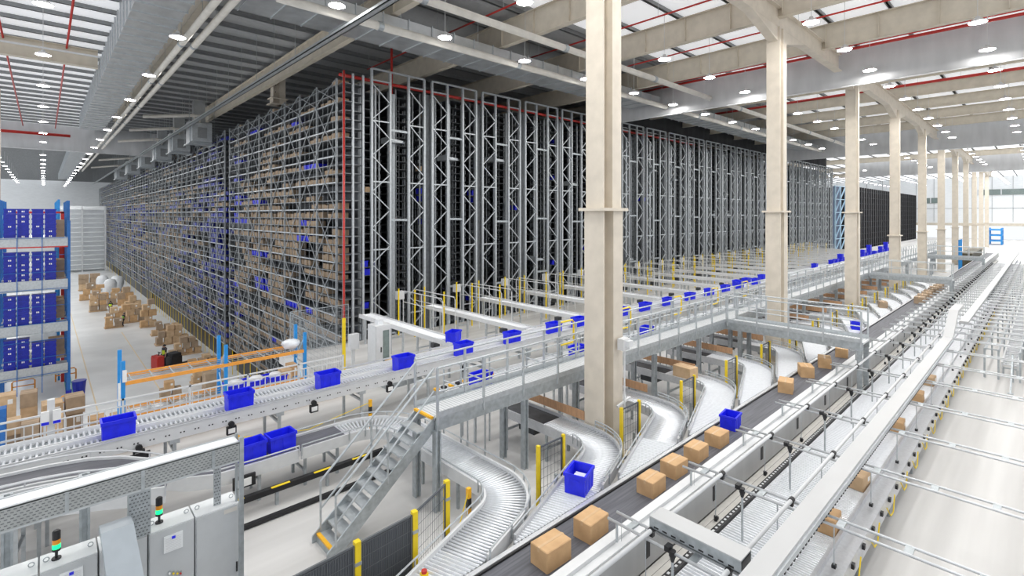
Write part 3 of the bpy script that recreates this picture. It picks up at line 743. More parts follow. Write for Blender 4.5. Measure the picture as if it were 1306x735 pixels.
# safety fences between the spurs
def fence_post(x, y, h, t, r=.035, name='post', mt='yellow'):
    m = MB(); m.box(x-r,y-r,0,x+r,y+r,h); return obj(name, m, M[mt], t)
def mesh_panel(p, q, z0, z1, t, step=.05, mt='mesh', th=.006, frame=True):
    p = Vector(p); q = Vector(q); d = q-p; L = d.length; m = MB()
    k = int(L/step)
    for i in range(k+1):
        a = p+d*(i/k); m.bar((a.x,a.y,z0),(a.x,a.y,z1),th,th)
    z = z0
    while z <= z1: m.bar((p.x,p.y,z),(q.x,q.y,z),th,th); z += .2
    if frame:
        for z in (z0, z1): m.bar((p.x,p.y,z),(q.x,q.y,z),.03,.03)
        for a in (p, q): m.bar((a.x,a.y,z0),(a.x,a.y,z1),.03,.03)
    return obj('mesh_panel', m, M[mt], t)
f0 = None
for k in range(NSP-1):
    x = S0+3.1*k; lab = 'short dark mesh fence with yellow posts between spurs, %s from the stairs' % ORD[k]
    if f0 is None:
        f0 = thing('safety_fence', lab, 'safety fence', (x,7.5,0), 0, 'mesh fences between the spurs')
        fence_post(.8,.02,1.5,f0); fence_post(1.62,.02,1.5,f0); mesh_panel((.86,0.02,0),(1.56,.02,0),.15,1.45,f0,.1,'mesh',.005)
    else: dup(f0, (x,7.5,0), 0, lab)
t = thing('safety_fence', 'dark mesh safety fence with three yellow posts in front of the stairs', 'safety fence', (0,0,0))
fp = [(1.9,7.0),(3.44,7.08),(4.48,7.15),(5.43,7.56)]
for (x, y) in fp[1:]:
    fence_post(x,y,1.6,t,.045); m = MB(); m.box(x-.055,y-.055,1.25,x+.055,y+.055,1.3); obj('clamp', m, M['galv'], t)
for (a, b) in (((1.95,7.0),(3.38,7.075)),((3.5,7.085),(4.42,7.145))):
    m = MB(); m.bar((a[0],a[1]+.012,.82),(b[0],b[1]+.012,.82),.006,1.44); obj('dark_sheet', m, M['sheetdark'], t); mesh_panel((*a,0),(*b,0),.1,1.55,t,.04,'slot',.008)
mesh_panel((4.54,7.18,0),(5.38,7.54,0),.1,1.55,t,.07,'mesh',.004)
def bollard(x, y, h, lab):
    t = thing('striped_bollard', lab, 'bollard', (x,y,0), 0, None); n = 5
    for i in range(n):
        m = MB(); m.box(-.04,-.04,h*i/n,.04,.04,h*(i+1)/n); obj('band', m, M['amber'] if i%2 == 0 else M['black'], t)
x, y = on_z(603,665,0); bollard(6.25,7.95,1.0,'yellow and black striped bollard beside the first spur curve')
bollard(7.1,13.75,1.0,'yellow and black striped bollard behind the roller bend'); bollard(3.6,14.0,.9,'yellow bollard behind the blue totes on the lower belt')
m = MB(); m.path([(6.25,7.95,.95),(5.9,7.8,.45),(5.45,7.6,.12)],.012,5); tag(obj('barrier_chain', m, M['yellow']), 'yellow chain hanging from the striped bollard', 'chain')
m = MB(); m.path([(7.1,13.75,.92),(5.3,13.85,.6),(3.6,14.0,.85)],.01,5); tag(obj('barrier_chain', m, M['yellow']), 'thin chain hung between the two bollards behind the lower belt', 'chain')
# ------------------------------------------------------------------ walkway, cross bridges and stairs
WZ = 2.04; WY0, WY1 = 9.14, 9.95
def railing(name, label, p, q, z, step, group=None, toe=True, loc=True):
    p = Vector(p); q = Vector(q); d = q-p; L = d.length; n = max(1, round(L/step))
    t = thing(name, label, 'railing', (p.x,p.y,z), 0, group); m0 = None
    for i in range(n+1):
        a = d*(i/n)
        if m0 is None:
            m = MB(); m.box(-.024,-.024,-.15,.024,.024,1.1); m0 = m.mesh('post', M['galvl'])
        obj('post', m0, None, t, (a.x,a.y,0))
    m = MB(); m.tube((0,0,1.1),(d.x,d.y,1.1),.024,8); obj('top_rail', m, M['galvl'], t)
    m = MB(); m.tube((0,0,.58),(d.x,d.y,.58),.02,8); obj('middle_rail', m, M['galvl'], t)
    if toe: m = MB(); m.bar((0,0,.07),(d.x,d.y,.07),.012,.13); obj('toe_board', m, M['galvl'], t)
    return t
def deck(label, x0, x1, y0, y1, slots):
    t = thing('walkway', label, 'walkway', (x0,y0,WZ)); X, Y = x1-x0, y1-y0
    m = MB(); m.box(0,0,-.06,X,Y,0); obj('deck_plate', m, M['white'], t)
    if slots:
        m = MB(); q = .06
        ax = X > Y
        while q < min(max(X,Y), 24):
            if ax: m.box(q,.05,0,q+.014,Y-.05,.003)
            else: m.box(.05,q,0,X-.05,q+.014,.003)
            q += .09
        obj('grating_bars', m, M['galv'], t)
    m = MB()
    if X > Y: m.box(0,-.03,-.28,X,.03,.01); m.box(0,Y-.03,-.28,X,Y+.03,.01)
    else: m.box(-.03,0,-.28,.03,Y,.01); m.box(X-.03,0,-.28,X+.03,Y,.01)
    obj('edge_beam', m, M['galv'], t)
    return t
t = deck('long galvanised maintenance walkway beside the column row, running into the depth', 6.28, 86, WY0, WY1, True)
leg = MB(); leg.box(-.07,-.07,-WZ,-.035,.07,-.28); leg.box(.035,-.07,-WZ,.07,.07,-.28); leg.box(-.035,-.03,-WZ,.035,.03,-.28); leg_me = leg.mesh('leg', M['galv'])
for x in (6.3,9.,12.,15.2,18.4,21.2,24.4,27.5,30.6,33.7,36.8,39.8,42.7,45.9,49,52,55.5,60,66,72,78,84):
    for y in (.0, WY1-WY0): obj('leg', leg_me, None, t, (x-6.28,y,0))
XB = (20.75, 45.0, 70.05)
edges = [6.3, XB[0], XB[0]+.95, XB[1], XB[1]+.95, XB[2], XB[2]+.95, 86]
for i in range(0, 8, 2):
    railing('guard_railing', 'galvanised railing along the near edge of the walkway, %s stretch from the stairs' % ORD[i//2], (edges[i],WY0-.03,WZ),(edges[i+1],WY0-.03,WZ), WZ, 1.35)
railing('guard_railing', 'galvanised railing along the far edge of the walkway, behind it', (6.3,WY1+.06,WZ),(86,WY1+.06,WZ), WZ, 1.45)
for i, x in enumerate(XB):
    nm = ('nearest','second','farthest')[i]
    b = deck('%s galvanised cross bridge from the walkway over the grey belt' % nm, x, x+.9, 4.35, WY0-.06, True)
    for yy in (0.1, 4.2): 
        for xx in (0,.9): obj('leg', leg_me, None, b, (xx,yy,0))
    railing('guard_railing', 'railing on the near side of the %s cross bridge' % nm, (x-.04,4.4,WZ),(x-.04,WY0-.1,WZ), WZ, 1.2)
    railing('guard_railing', 'railing on the far side of the %s cross bridge' % nm, (x+.94,4.4,WZ),(x+.94,WY0-.1,WZ), WZ, 1.2)
# stairs
t = thing('stairs', 'galvanised steel stairs with yellow nosings leading up to the walkway', 'stairs', (4.,9.2,0)); NS = 11; RUN = 2.28; wS = .74
for i in range(NS):
    x = RUN*(i)/NS; z = WZ*(i+1)/NS-.03
    if i == NS-1: break
    m = MB(); m.box(x-.02,.03,z-.035,x+.235,wS-.03,z); obj('tread', m, M['galvl'], t)
for (x, z) in ((-.02, .155),(RUN-.06, WZ)):
    m = MB(); m.box(x-.02,.02,z-.03,x+.05,wS-.02,z+.015); obj('yellow_nosing', m, M['amber'], t)
m = MB(); m.box(-.04,.03,.0,.0,wS-.03,.13); obj('kick_plate', m, M['galv'], t)
for y in (0, wS-.03):
    m = MB(); m.add([(-.12,y,0),(.12,y,0),(RUN+.02,y,WZ-.28),(RUN+.02,y,WZ+.02),(-.12,y,.14)]+[(-.12,y+.03,0),(.12,y+.03,0),(RUN+.02,y+.03,WZ-.28),(RUN+.02,y+.03,WZ+.02),(-.12,y+.03,.14)],
        [(0,1,2,3,4),(9,8,7,6,5)]+[(i,5+i,5+(i+1)%5,(i+1)%5) for i in range(5)]); obj('stringer', m, M['galv'], t)
    m = MB(); yy = y+.015
    h0, h1 = 1.05, 1.1
    m.tube((.05,yy,.2),(.05,yy,.12+h0),.022,8); m.tube((1.15,yy,1.0),(1.15,yy,1.05+1.0),.022,8)
    m.tube((.05,yy,.12+h0),(RUN+.0,yy,WZ+h1-.02),.024,8); m.tube((.05,yy,.62),(RUN+.0,yy,WZ+.58),.02,8)
    obj('handrail', m, M['galvl'], t)
# tall corner posts at the head of the stairs
# yellow handles (grab rails) at the walkway
for i, (px, py, x2) in enumerate(((730,436,0),(803,418,0),(868,399,0),(915,383,0),(953,372,0))):
    x, z = on_y(px, py, 10.2)
    t = thing('yellow_gate_bar', 'yellow tubular gate bar at the back of the walkway, %s from the stairs' % ORD[i], 'gate bar', (x,10.2,WZ), 0, 'yellow gate bars')
    m = MB(); m.path([(-.6,0,1.15),(0,0,1.15),(.06,0,1.08),(.06,0,.52),(0,0,.45),(-.6,0,.45)],.03,8); obj('bar', m, M['yellow'], t)
    m = MB(); m.box(-.64,-.03,-WZ,-.58,.03,1.2); obj('gate_post', m, M['galv'], t)
# ------------------------------------------------------------------ upper tote conveyor
TY, TZ = 14.35, 1.37
t = thing('tote_conveyor', 'long white conveyor carrying the row of blue totes', 'conveyor', (-6,0,0)); TL = 100
for y in (TY-.12, TY+.50, TY+.62, TY+1.24):
    m = MB(); m.box(0,y,TZ-.24,TL,y+.06,TZ+.05); m.box(0,y+.01,TZ+.05,TL,y+.05,TZ+.07); obj('side_frame', m, M['white'], t)
for y in (TY-.16, TY+1.34):
    m = MB(); m.box(0,y,TZ+.10,TL,y+.03,TZ+.14); obj('guide_rail', m, M['rail'], t)
for y in (TY-.06, TY+.68):
    m = MB(); m.box(0,y,TZ-.1,TL,y+.56,TZ-.06); obj('bed_plate', m, M['galv'], t)
    m = MB(); q = 0.
    while q < TL: m.tube((q,y,TZ-.03),(q,y+.56,TZ-.03),.028,6); q += (.1 if q < 45 else .3)
    obj('roller_bed', m, M['roller'], t)['kind'] = 'stuff'
m = MB(); q = 0
for q in range(0, 160):
    for d in (0,.07): m.box(q*.3+d,TY-.126,TZ-.12,q*.3+d+.03,TY-.119,TZ-.09)
obj('slot_holes', m, M['black'], t)['kind'] = 'stuff'
for i in range(40):
    x = 1.1+i*2.4
    m = MB()
    for y in (TY-.05, TY+1.2): m.box(x-.035,y-.035,0,x+.035,y+.035,TZ-.24)
    m.box(x-.03,TY-.05,.8,x+.03,TY+1.2,.86); m.box(x-.1,TY-.12,TZ-.34,x+.1,TY+1.3,TZ-.24); obj('support_frame', m, M['galvl'], t)
for i, x in enumerate((3.5,4.6,5.8,7.6,9.5,11.6,14.,17.)):
    m = MB(); m.tube((x,TY-.2,TZ-.2),(x,TY-.12,TZ-.2),.07,10); m.cbox((x,TY-.15,TZ-.36),(.22,.1,.2)); obj('drive_unit', m, M['black'], t)
    m = MB(); m.box(x-.08,TY-.21,TZ-.42,x+.08,TY-.2,TZ-.3); obj('warning_label', m, M['label'], t)
m = MB(); m.box(-.5,TY-.30,TZ-.55,6.,TY-.22,TZ-.42); m.bar((5.,TY-.26,TZ-.52),(7.8,TY-.26,TZ-.35),.06,.14); obj('lower_cable_duct', m, M['black'], t)
for i, px in enumerate((151,305,418,514.5,591,653,706.5,738,794,823,852,880,904.5,925,943,964)):
    r = (px-CX)/FL; X = 14.57*(FX+FY*r)/(FY-FX*r)
    tote('blue tote on the long white tote conveyor, %s from the front' % ORD[i], (X,TY+.22,TZ), R.uniform(-.02,.02), 'totes on the tote conveyor', (1.02,1,1.38))
for i, (px, py) in enumerate(((952,357),(940,355),(972,349),(1039,331),(1066,334),(1077,338),(1104,325),(1115,318),(1125,330),(1135,318))):
    x, y = on_z(px, py+4, TZ); y = TY+.96
    r = (px-CX)/FL; X = y*(FX+FY*r)/(FY-FX*r)
    tote('blue tote in the far cluster beside the column row, %s of them' % ORD[i], (X,y,TZ), 0, 'far totes', (1.1,1.05,1.2))
# ------------------------------------------------------------------ infeed conveyors between the rack and the tote conveyor
def infeed():
    t = thing('infeed_conveyor', '-', 'conveyor', (0,0,0), 0, 'infeed conveyors'); y0, y1 = 15.72, 24.1
    for x in (-.34,.30):
        m = MB(); m.box(x,y0,TZ-.15,x+.05,y1,TZ+.04); obj('side_frame', m, M['white'], t)
    m = MB(); q = y0
    while q < y1: m.tube((-.3,q,TZ-.03),(.3,q,TZ-.03),.028,6); q += .13
    obj('roller_bed', m, M['roller'], t)['kind'] = 'stuff'
    for q in (16.3,18.6,20.9,23.4):
        m = MB()
        for x in (-.33,.33): m.box(x-.04,q-.04,0,x+.04,q+.04,TZ-.14)
        m.box(-.33,q-.03,.7,.33,q+.03,.76); obj('support_frame', m, M['galvl'], t)
    m = MB(); m.cbox((.1,21.5,TZ-.35),(.3,.3,.25)); m.cbox((-.1,17.6,TZ-.35),(.3,.25,.2)); obj('drive_unit', m, M['dark'], t)
    return t
i0 = None
for k in range(20):
    for j, dx in enumerate((0,)):
        x = 12.15+3.88*k+dx*1.0; lab = 'white infeed conveyor running from the high rack to the tote conveyor, %s from the corner' % ORD[k]
        if i0 is None: i0 = infeed(); i0.location = (x,0,0); i0['label'] = lab
        else: dup(i0, (x,0,0), 0, lab)
    # yellow fence posts and white control box at the rack front, guard rail in between
p0 = None
for k in range(18):
    x = 12.15+3.88*k+2.2; lab = 'white bent tube guard rail with yellow posts between infeed conveyors, %s from the corner' % ORD[k]
    if p0 is None:
        p0 = thing('maintenance_gate', lab, 'railing', (x,0,0), 0, 'guard rails between infeeds')
        m = MB()
        for xx in (0,.75):
            m.path([(xx,24.0,0),(xx,24.0,2.2),(xx,23.9,2.35),(xx,20.4,2.35),(xx,20.3,2.2),(xx,20.3,0)],.025,6); m.tube((xx,24,1.75),(xx,20.3,1.75),.02,6); m.tube((xx,22.2,0),(xx,22.2,2.35),.022,6)
        obj('guard_tube', m, M['white'], p0)
        for (xx, yy) in ((-.35,23.9),(.1,23.),(1.1,23.6),(.85,21.4)):
            m = MB(); m.box(xx-.03,yy-.03,0,xx+.03,yy+.03,2.5); obj('post', m, M['yellow'], p0)
        m = MB(); m.cbox((-.1,24.2,2.1),(.42,.25,.45)); obj('control_box', m, M['white'], p0)
        m = MB(); m.bar((-.1,24.2,0),(-.1,24.2,1.9),.06,.06); obj('box_stand', m, M['galv'], p0)
    else: dup(p0, (x,0,0), 0, lab)
tote('blue tote turning off the nearest infeed conveyor', (12.15,16.45,TZ), .5, None, (1.05,1.05,1.2))
carton('brown carton beneath the nearest infeed conveyor', (9.9,17.2,.6), .2, (.6,.45,.38), 'card2')
m = MB(); m.box(9.3,16.7,0,10.8,17.7,.6); tag(obj('pallet_table', m, M['galv']), 'low galvanised table beneath the nearest infeed conveyor', 'table')
# low transfer frames under and behind the walkway: two lanes on legs
def lane(label, x0, x1, y0, y1, z, step, mt='rollerw'):
    t = thing('transfer_conveyor', label, 'conveyor', (x0,y0,0), 0, None); X, Y = x1-x0, y1-y0
    m = MB(); m.box(0,0,z-.2,X,.05,z+.06); m.box(0,Y-.05,z-.2,X,Y,z+.06); obj('side_frame', m, M['white'], t)
    m = MB(); q = .05
    while q < X: m.tube((q,.05,z-.03),(q,Y-.05,z-.03),.028,6); q += step
    obj('roller_bed', m, M[mt], t)['kind'] = 'stuff'
    q = .4
    while q < X:
        m = MB()
        for yy in (.05,Y-.05): m.box(q-.03,yy-.03,0,q+.03,yy+.03,z-.2)
        m.box(q-.02,.05,z*.5,q+.02,Y-.05,z*.5+.05); obj('leg_frame', m, M['galvl'], t); q += 2.0
    return t
lane('white transfer conveyor just behind the long walkway', 8.6, 84, 11.1, 11.8, 1.38, .12)
lane('white transfer conveyor between the walkway and the tote conveyor', 9.2, 84, 12.75, 13.35, .95, .14)
for i, (px, py) in enumerate(((613,491),(737,437),(824,428))):
    x, y = on_z(px, py, 1.15)
    r = (px-CX)/FL; X = 11.45*(FX+FY*r)/(FY-FX*r)
    tote('blue tote on the transfer conveyor behind the walkway, %s from the stairs' % ORD[i], (X,11.45,1.38), .1, 'totes behind the walkway', (1.,1,1.3))
for k in range(12):
    x = S0+3.1*k+.75
    t = thing('pipe_trestle', 'galvanised pipe trestle behind the walkway, %s from the stairs' % ORD[k], 'trestle', (x,10.2,0), 0, 'pipe trestles behind the walkway')
    m = MB()
    for xx in (0,.8,1.6): m.tube((xx,0,0),(xx,0,2.75),.025,6); m.tube((xx,.75,0),(xx,.75,2.4),.025,6); m.tube((xx,0,2.1),(xx,.75,2.1),.02,6)
    for z in (1.75,2.3,2.7): m.tube((-.06,0,z),(1.66,0,z),.02,6)
    obj('tube_lattice', m, M['galvl'], t)
m = MB()
for i in range(9): m.box(5.6+i*.16 if 0 else 8.9+i*.28,12.95,1.012,9.04+i*.28,13.1,1.08,i%2)
tag(obj('hazard_strip', m, [M['amber'],M['black']]), 'yellow and black hazard strip below the tote conveyor', 'hazard strip')
# ------------------------------------------------------------------ right side: white roller deck, tube frames, tray, parcel line
t = thing('roller_deck', 'wide white roller deck between the grey belt and the long pale tray', 'conveyor', (2,0,0)); DL = 90
m = MB(); m.box(0,3.15,.22,DL,4.36,.3); obj('deck_bed', m, M['white'], t)
m = MB(); q = 0
while q < 40: m.tube((q,3.18,.315),(q,4.33,.315),.03,6); q += .085
obj('roller_bed', m, M['rollerw'], t)['kind'] = 'stuff'
m = MB(); m.box(0,4.36,.0,DL,4.47,.37); obj('chain_channel', m, M['black'], t)
m = MB(); q = .05
while q < 34: m.box(q,4.40,.37,q+.06,4.44,.376); q += .13
obj('chain_links', m, M['white'], t)['kind'] = 'stuff'
m = MB(); m.box(0,4.49,.1,DL,4.60,.34); m.box(0,4.63,.1,DL,4.77,.30); obj('cable_channel', m, M['channel'], t)
m = MB(); m.box(0,4.60,.1,DL,4.63,.31); obj('channel_gap', m, M['black'], t)
m = MB(); m.box(0,3.05,0,DL,3.15,.42); obj('side_frame', m, M['white'], t)
m = MB(); m.box(0,3.2,0,DL,3.3,.22); m.box(0,4.2,0,DL,4.3,.22); obj('base_rail', m, M['galv'], t)
# parcel line under the tray
PZ = .58
t = thing('parcel_conveyor', 'roller parcel line below the long pale tray, with black sensors along its edge', 'conveyor', (2,0,0))
m = MB(); q = 0
while q < 46: m.tube((q,2.62,PZ-.03),(q,3.0,PZ-.03),.026,6); q += .065
obj('roller_bed', m, M['roller'], t)['kind'] = 'stuff'
m = MB(); m.box(0,2.56,PZ-.22,90,2.62,PZ+.08); m.box(0,2.34,PZ-.16,90,2.56,PZ-.02); m.box(0,2.26,PZ-.28,90,2.34,PZ+.06); m.box(0,3.0,PZ-.2,90,3.04,PZ+.08); obj('side_frame', m, M['rail'], t)
for i in range(60):
    q = .8+i*.72
    m = MB(); m.cbox((q,2.24,PZ-.02),(.09,.05,.08)); obj('sensor', m, M['black'], t)
for i in range(28):
    m = MB(); q = 2.+i*1.42; m.path([(q,2.22,PZ-.05),(q+.25,2.2,PZ-.3),(q+.5,2.2,PZ-.32),(q+.75,2.22,PZ-.06)],.012,5); obj('yellow_cable', m, M['yellow'], t)
for i in range(26):
    q = .9+i*2.6
    m = MB(); m.box(q-.03,2.3,0,q+.03,2.36,PZ-.2); m.box(q-.03,2.96,0,q+.03,3.02,PZ-.2); m.box(q-.03,2.3,.25,q+.03,3.02,.3); obj('leg_frame', m, M['galv'], t)
for i, (px, py) in enumerate(((1059,675),(1096,620),(1140,548),(1189,491),(1172,512))):
    x, y = on_z(px, py, PZ)
    carton('cardboard box on the parcel line under the pale tray, %s from the front' % ORD[i], (x,2.82,PZ), .06*(-1)**i, (.5,.34,.3), 'card2' if i%2 else 'card', None, True)
# long tray
TRZ = 1.6
t = thing('cable_tray', 'long pale covered cable tray over the parcel line, with a raised hump', 'cable tray', (0,0,0))
def tray_run(t, pts, y0, y1, h=.12, comb=True):
    m = MB(); vs = []
    for (x, z) in pts: vs += [(x,y0,z-h),(x,y1,z-h),(x,y1,z),(x,y0,z)]
    n = len(pts); m.add(vs, [(i*4+j,i*4+(j+1)%4,(i+1)*4+(j+1)%4,(i+1)*4+j) for i in range(n-1) for j in range(4)]+[(3,2,1,0),tuple(range(4*n-4,4*n))]); obj('tray_cover', m, M['tray'], t)
tray_run(t, [(3.5,TRZ),(26.4,TRZ),(28.3,TRZ+.85),(30.2,TRZ+.85)], 2.55, 2.86); 
m = MB(); m.box(3.5,2.52,TRZ-.14,26.3,2.555,TRZ-.05); obj('galvanised_side', m, M['galvl'], t)
m = MB(); q = 3.5
while q < 22: m.box(q,2.53,TRZ-.2,q+.05,2.58,TRZ-.13); q += .13
obj('comb_edge', m, M['black'], t)
t = thing('cable_tray', 'pale covered cable tray continuing low into the distance beyond the hump', 'cable tray', (0,0,0)); tray_run(t, [(31.5,TRZ-.1),(96,TRZ-.1)], 2.5, 2.82)
# thin white pipes on the tube frames
for (y, lab) in ((4.37,'white round pipe lying along the tube frames beside the grey belt'),(3.12,'white round pipe lying along the tube frames beside the pale tray')):
    t = thing('white_pipe', lab, 'pipe', (5,y,1.395)); m = MB(); m.tube((0,0,0),(24,0,0),.035,10); obj('pipe_run', m, M['white'], t, smooth=True)
    for k in range(10):
        q = 2.2+2.57*k
        if q > 24: break
        m = MB(); m.tube((q-.05,0,0),(q+.05,0,0),.048,10); m.cbox((q,.0,-.07),(.07,.06,.07)); obj('clamp', m, M['black'], t)
# tube pair frames
def tube_frame():
    t = thing('tube_frame', '-', 'tube frame', (0,0,0), 0, 'crossways tube frames'); z = 1.32
    for dx in (0,.26):
        m = MB(); m.tube((dx,5.12,z),(dx,-6.5,z),.024,8); obj('tube', m, M['tube'], t, smooth=True)
    m = MB()
    for y in (4.72,3.62,2.35,1.45,.6,-.6,-1.8): m.box(-.0,y-.055,z-.02,.26,y+.055,z+.012)
    obj('spacer_plate', m, M['galv'], t)
    for (x, y, zb) in ((0,4.94,1.0),(.26,4.55,.36),(0,3.92,.36)):
        m = MB(); m.tube((x,y,zb),(x,y,z),.022 if y > 4.6 or y < 4 else .008,8); obj('post', m, M['galvl'], t)
    m = MB(); m.tube((0,3.92,z+.03),(0,3.92,z-.05),.055,8); m.tube((0,3.92,z-.05),(0,3.92,z-.14),.05,8,0,.025); m.cbox((.02,4.0,z+.03),(.12,.08,.08)); obj('black_joint', m, M['black'], t)
    m = MB(); m.tube((.26,4.55,.345),(.26,4.55,.44),.035,8); m.cbox((.3,4.55,.375),(.1,.05,.05)); obj('sensor_foot', m, M['black'], t)
    m = MB(); m.tube((0,2.42,PZ+.06),(0,2.42,z),.01,6); obj('hanging_rod', m, M['galvl'], t); m = MB(); m.tube((0,3.3,.4),(0,3.3,z),.012,6); obj('hanging_rod', m, M['galvl'], t)
    m = MB(); m.cbox((0,2.42,PZ+.07),(.08,.06,.05)); m.cbox((0,3.3,.43),(.06,.06,.08)); obj('rod_foot', m, M['black'], t)
    m = MB(); m.tube((.13,-6.3,0),(.13,-6.3,z),.03,8); m.tube((.13,4.94,.95),(.13,4.94,z),.004,4); obj('end_leg', m, M['galv'], t)
    return t
tf = None
xs = [4.47+2.57*k for k in range(10)]+[29.2+1.35*k for k in range(34)]
for k, x in enumerate(xs):
    lab = 'pair of crossways galvanised tubes over the white roller deck, %s from the front' % ORD[k]
    if tf is None: tf = tube_frame(); tf.location = (x,0,0); tf['label'] = lab
    else: dup(tf, (x,0,0), 0, lab)
# steel cross box over the deck
t = thing('steel_cross_box', 'galvanised box channel lying across the white roller deck between two white pipes', 'cable channel', (7.19,2.95,1.42))
m = MB(); m.box(0,0,.17,.36,1.46,.19); obj('lid', m, M['tray'], t)
m = MB(); m.box(0,0,0,.015,1.46,.17); m.box(.345,0,0,.36,1.46,.17); m.box(0,0,0,.36,1.46,.012); obj('channel', m, M['galv'], t)
m = MB()
for q in range(9): m.box(-.004,.1+q*.15,.03,0,.18+q*.15,.055)
m.box(.03,-.004,.03,.33,0,.15); obj('slots', m, M['black'], t)
# far right: more tube rows and light grey lines on the floor
for i, y in enumerate((1.3,.3,-.8,-2.)):
    t = thing('long_tube_rack', 'long galvanised tube rack with posts on the far right, %s from the pale tray' % ORD[i], 'tube rack', (27.5,y,0), 0, 'long tube racks')
    m = MB()
    for z in (1.15,1.0): m.tube((0,0,z),(70,0,z),.025,6); m.tube((0,.4,z),(70,.4,z),.025,6)
    obj('tube', m, M['galvl'], t)
    for k in range(18):
        m = MB(); m.box(k*4-.03,-.03,0,k*4+.03,.03,1.15); m.box(k*4-.03,.37,0,k*4+.03,.43,1.15); m.box(k*4-.02,0,1.13,k*4+.02,.4,1.17); obj('post_frame', m, M['galv'], t)
for i, (y, z) in enumerate(((1.0,.55),(-.05,.55),(-1.2,.55))):
    lane('pale roller line among the tube racks on the far right, %s from the pale tray' % ORD[i], 28, 96, y-.25, y+.25, z, .35)
for i in range(5):
    x = 25.6; y = .9-i*1.1
    t = thing('floor_brace', 'slanted brace standing on the floor where the tube racks start, %s from the pale tray' % ORD[i], 'brace', (x,y,0), 0, 'slanted braces')
    m = MB(); m.bar((0,0,0),(1.8,0,1.05),.05,.05); m.bar((1.8,0,0),(1.8,0,1.1),.06,.06); m.box(-.1,-.08,0,.1,.08,.02); obj('strut', m, M['galv'], t)
# dark low crates and blue uprights where the belt ends far away
t = thing('dark_container', 'dark olive container standing beside the far end of the grey belt', 'container', (84,6.33,.0)); m = MB(); m.box(0,0,0,14,1.2,1.6); obj('body', m, M['olive'], t)
m = MB(); m.box(-.05,-.05,1.6,14.05,1.25,1.68); obj('rim', m, M['olive'], t)
for i in range(3):
    t = thing('blue_post', 'thin light blue post near the far end of the belt, %s of three' % ORD[i], 'post', (77+i*1.2,6.9,0), 0, 'far blue posts'); m = MB(); m.box(-.06,-.06,0,.06,.06,3.6); m.box(-.15,-.15,0,.15,.15,.03); obj('post', m, M['skyblue'], t)
# far stacks of totes beside the dark rack
for i in range(10):
    for j in range(1+(i*7)%3):
        tote('blue tote in the far stacks in front of the dark rack', (60+i*3.2,TY+.96,TZ+j*.45), 0, 'far tote stacks', (1.2,1.1,1.2))
# far cages and blue racks under the end wall
t = thing('far_blue_rack', 'small blue rack standing far away before the end wall', 'storage rack', (150,6.5,0))
for i in range(4): m = MB(); m.box(i*1.5-.12,0,0,i*1.5+.12,.25,3.6); m.box(i*1.5-.12,2,0,i*1.5+.12,2.25,3.6); obj('upright', m, M['skyblue'], t)
for z in (.7,1.9,3.1): m = MB(); m.box(0,0,z,4.5,2.25,z+.3); obj('shelf', m, M['skyblue'], t)
# ------------------------------------------------------------------ near left: control cabinets with perforated tray
CABH, CF, CB = 2.0, 8.62, 9.06
cabx = [(-1.2,-.05),(-.03,.53),(.55,1.067),(1.087,1.635),(1.655,2.24)]
for i, (x0, x1) in enumerate(cabx):
    if x1 < -.6: continue
    t = thing('control_cabinet', 'light grey control cabinet, %s from the galvanised post' % ORD[len(cabx)-1-i], 'electrical cabinet', (x0,CF,0), 0, 'control cabinets'); w = x1-x0
    m = MB(); m.box(.0,.03,.08,w,CB-CF,CABH); obj('cabinet_body', m, M['cabtop'], t)
    m = MB(); m.box(.008,0,.1,w-.008,.028,CABH-.012); obj('door', m, M['cab'], t)
    d = t.children[-1]
    m = MB(); m.box(w-.05,-.012,.95,w-.03,0,1.1); obj('door_handle', m, M['black'], d)
    m = MB(); m.box(0,.02,0,w,CB-CF-.02,.08); obj('plinth', m, M['black'], t)
    for q in (.06, w-.06):
        m = MB(); pts = [(q+.028*math.cos(a*PI/5), CB-CF-.2, CABH+.03+.028*math.sin(a*PI/5)) for a in range(11)]; m.path(pts,.006,6); obj('lifting_eye', m, M['galv'], t)
def filter_grille(px, py, label):
    x, z = on_y(px, py, CF); t = thing('filter_grille', label, 'ventilation grille', (x,CF,z)); m = MB(); m.box(-.115,-.025,-.115,.115,-.0,.115); obj('frame', m, M['cabtop'], t)
    m = MB()
    for i in range(8): m.box(-.095,-.03,-.095+i*.024,.095,-.024,-.085+i*.024)
    obj('slats', m, M['white'], t)
    m = MB(); m.box(-.022,-.034,.06,.022,-.024,.095); obj('blue_badge', m, M['blue'], t)
filter_grille(221,691,'square ventilation grille on the cabinet below the right stack light')
filter_grille(91,738,'square ventilation grille on the cabinet below the left stack light')
for i, (px, c) in enumerate(((216,'label'),(221,'yellow'),(226,'yellow'),(230,'red'))):
    x, z = on_y(px, 731, CF); t = thing('push_button', '%s push button on the cabinet door, %s of four' % (('white','yellow','yellow','red')[i], ORD[i]), 'push button', (x,CF,z))
    m = MB(); m.box(-.018,-.012,-.03,.018,0,.03); obj('bezel', m, M['galv'], t); m = MB(); m.tube((0,-.012,0),(0,-.026,0),.013,10); obj('button', m, M[c], t)
m = MB(); m.box(-.09,-.006,-.03,.09,0,.03); x, z = on_y(294,651,CF); tag(obj('nameplate', m, M['channel'], None, (x,CF,z)), 'small grey nameplate at the top corner of the last cabinet', 'plate')
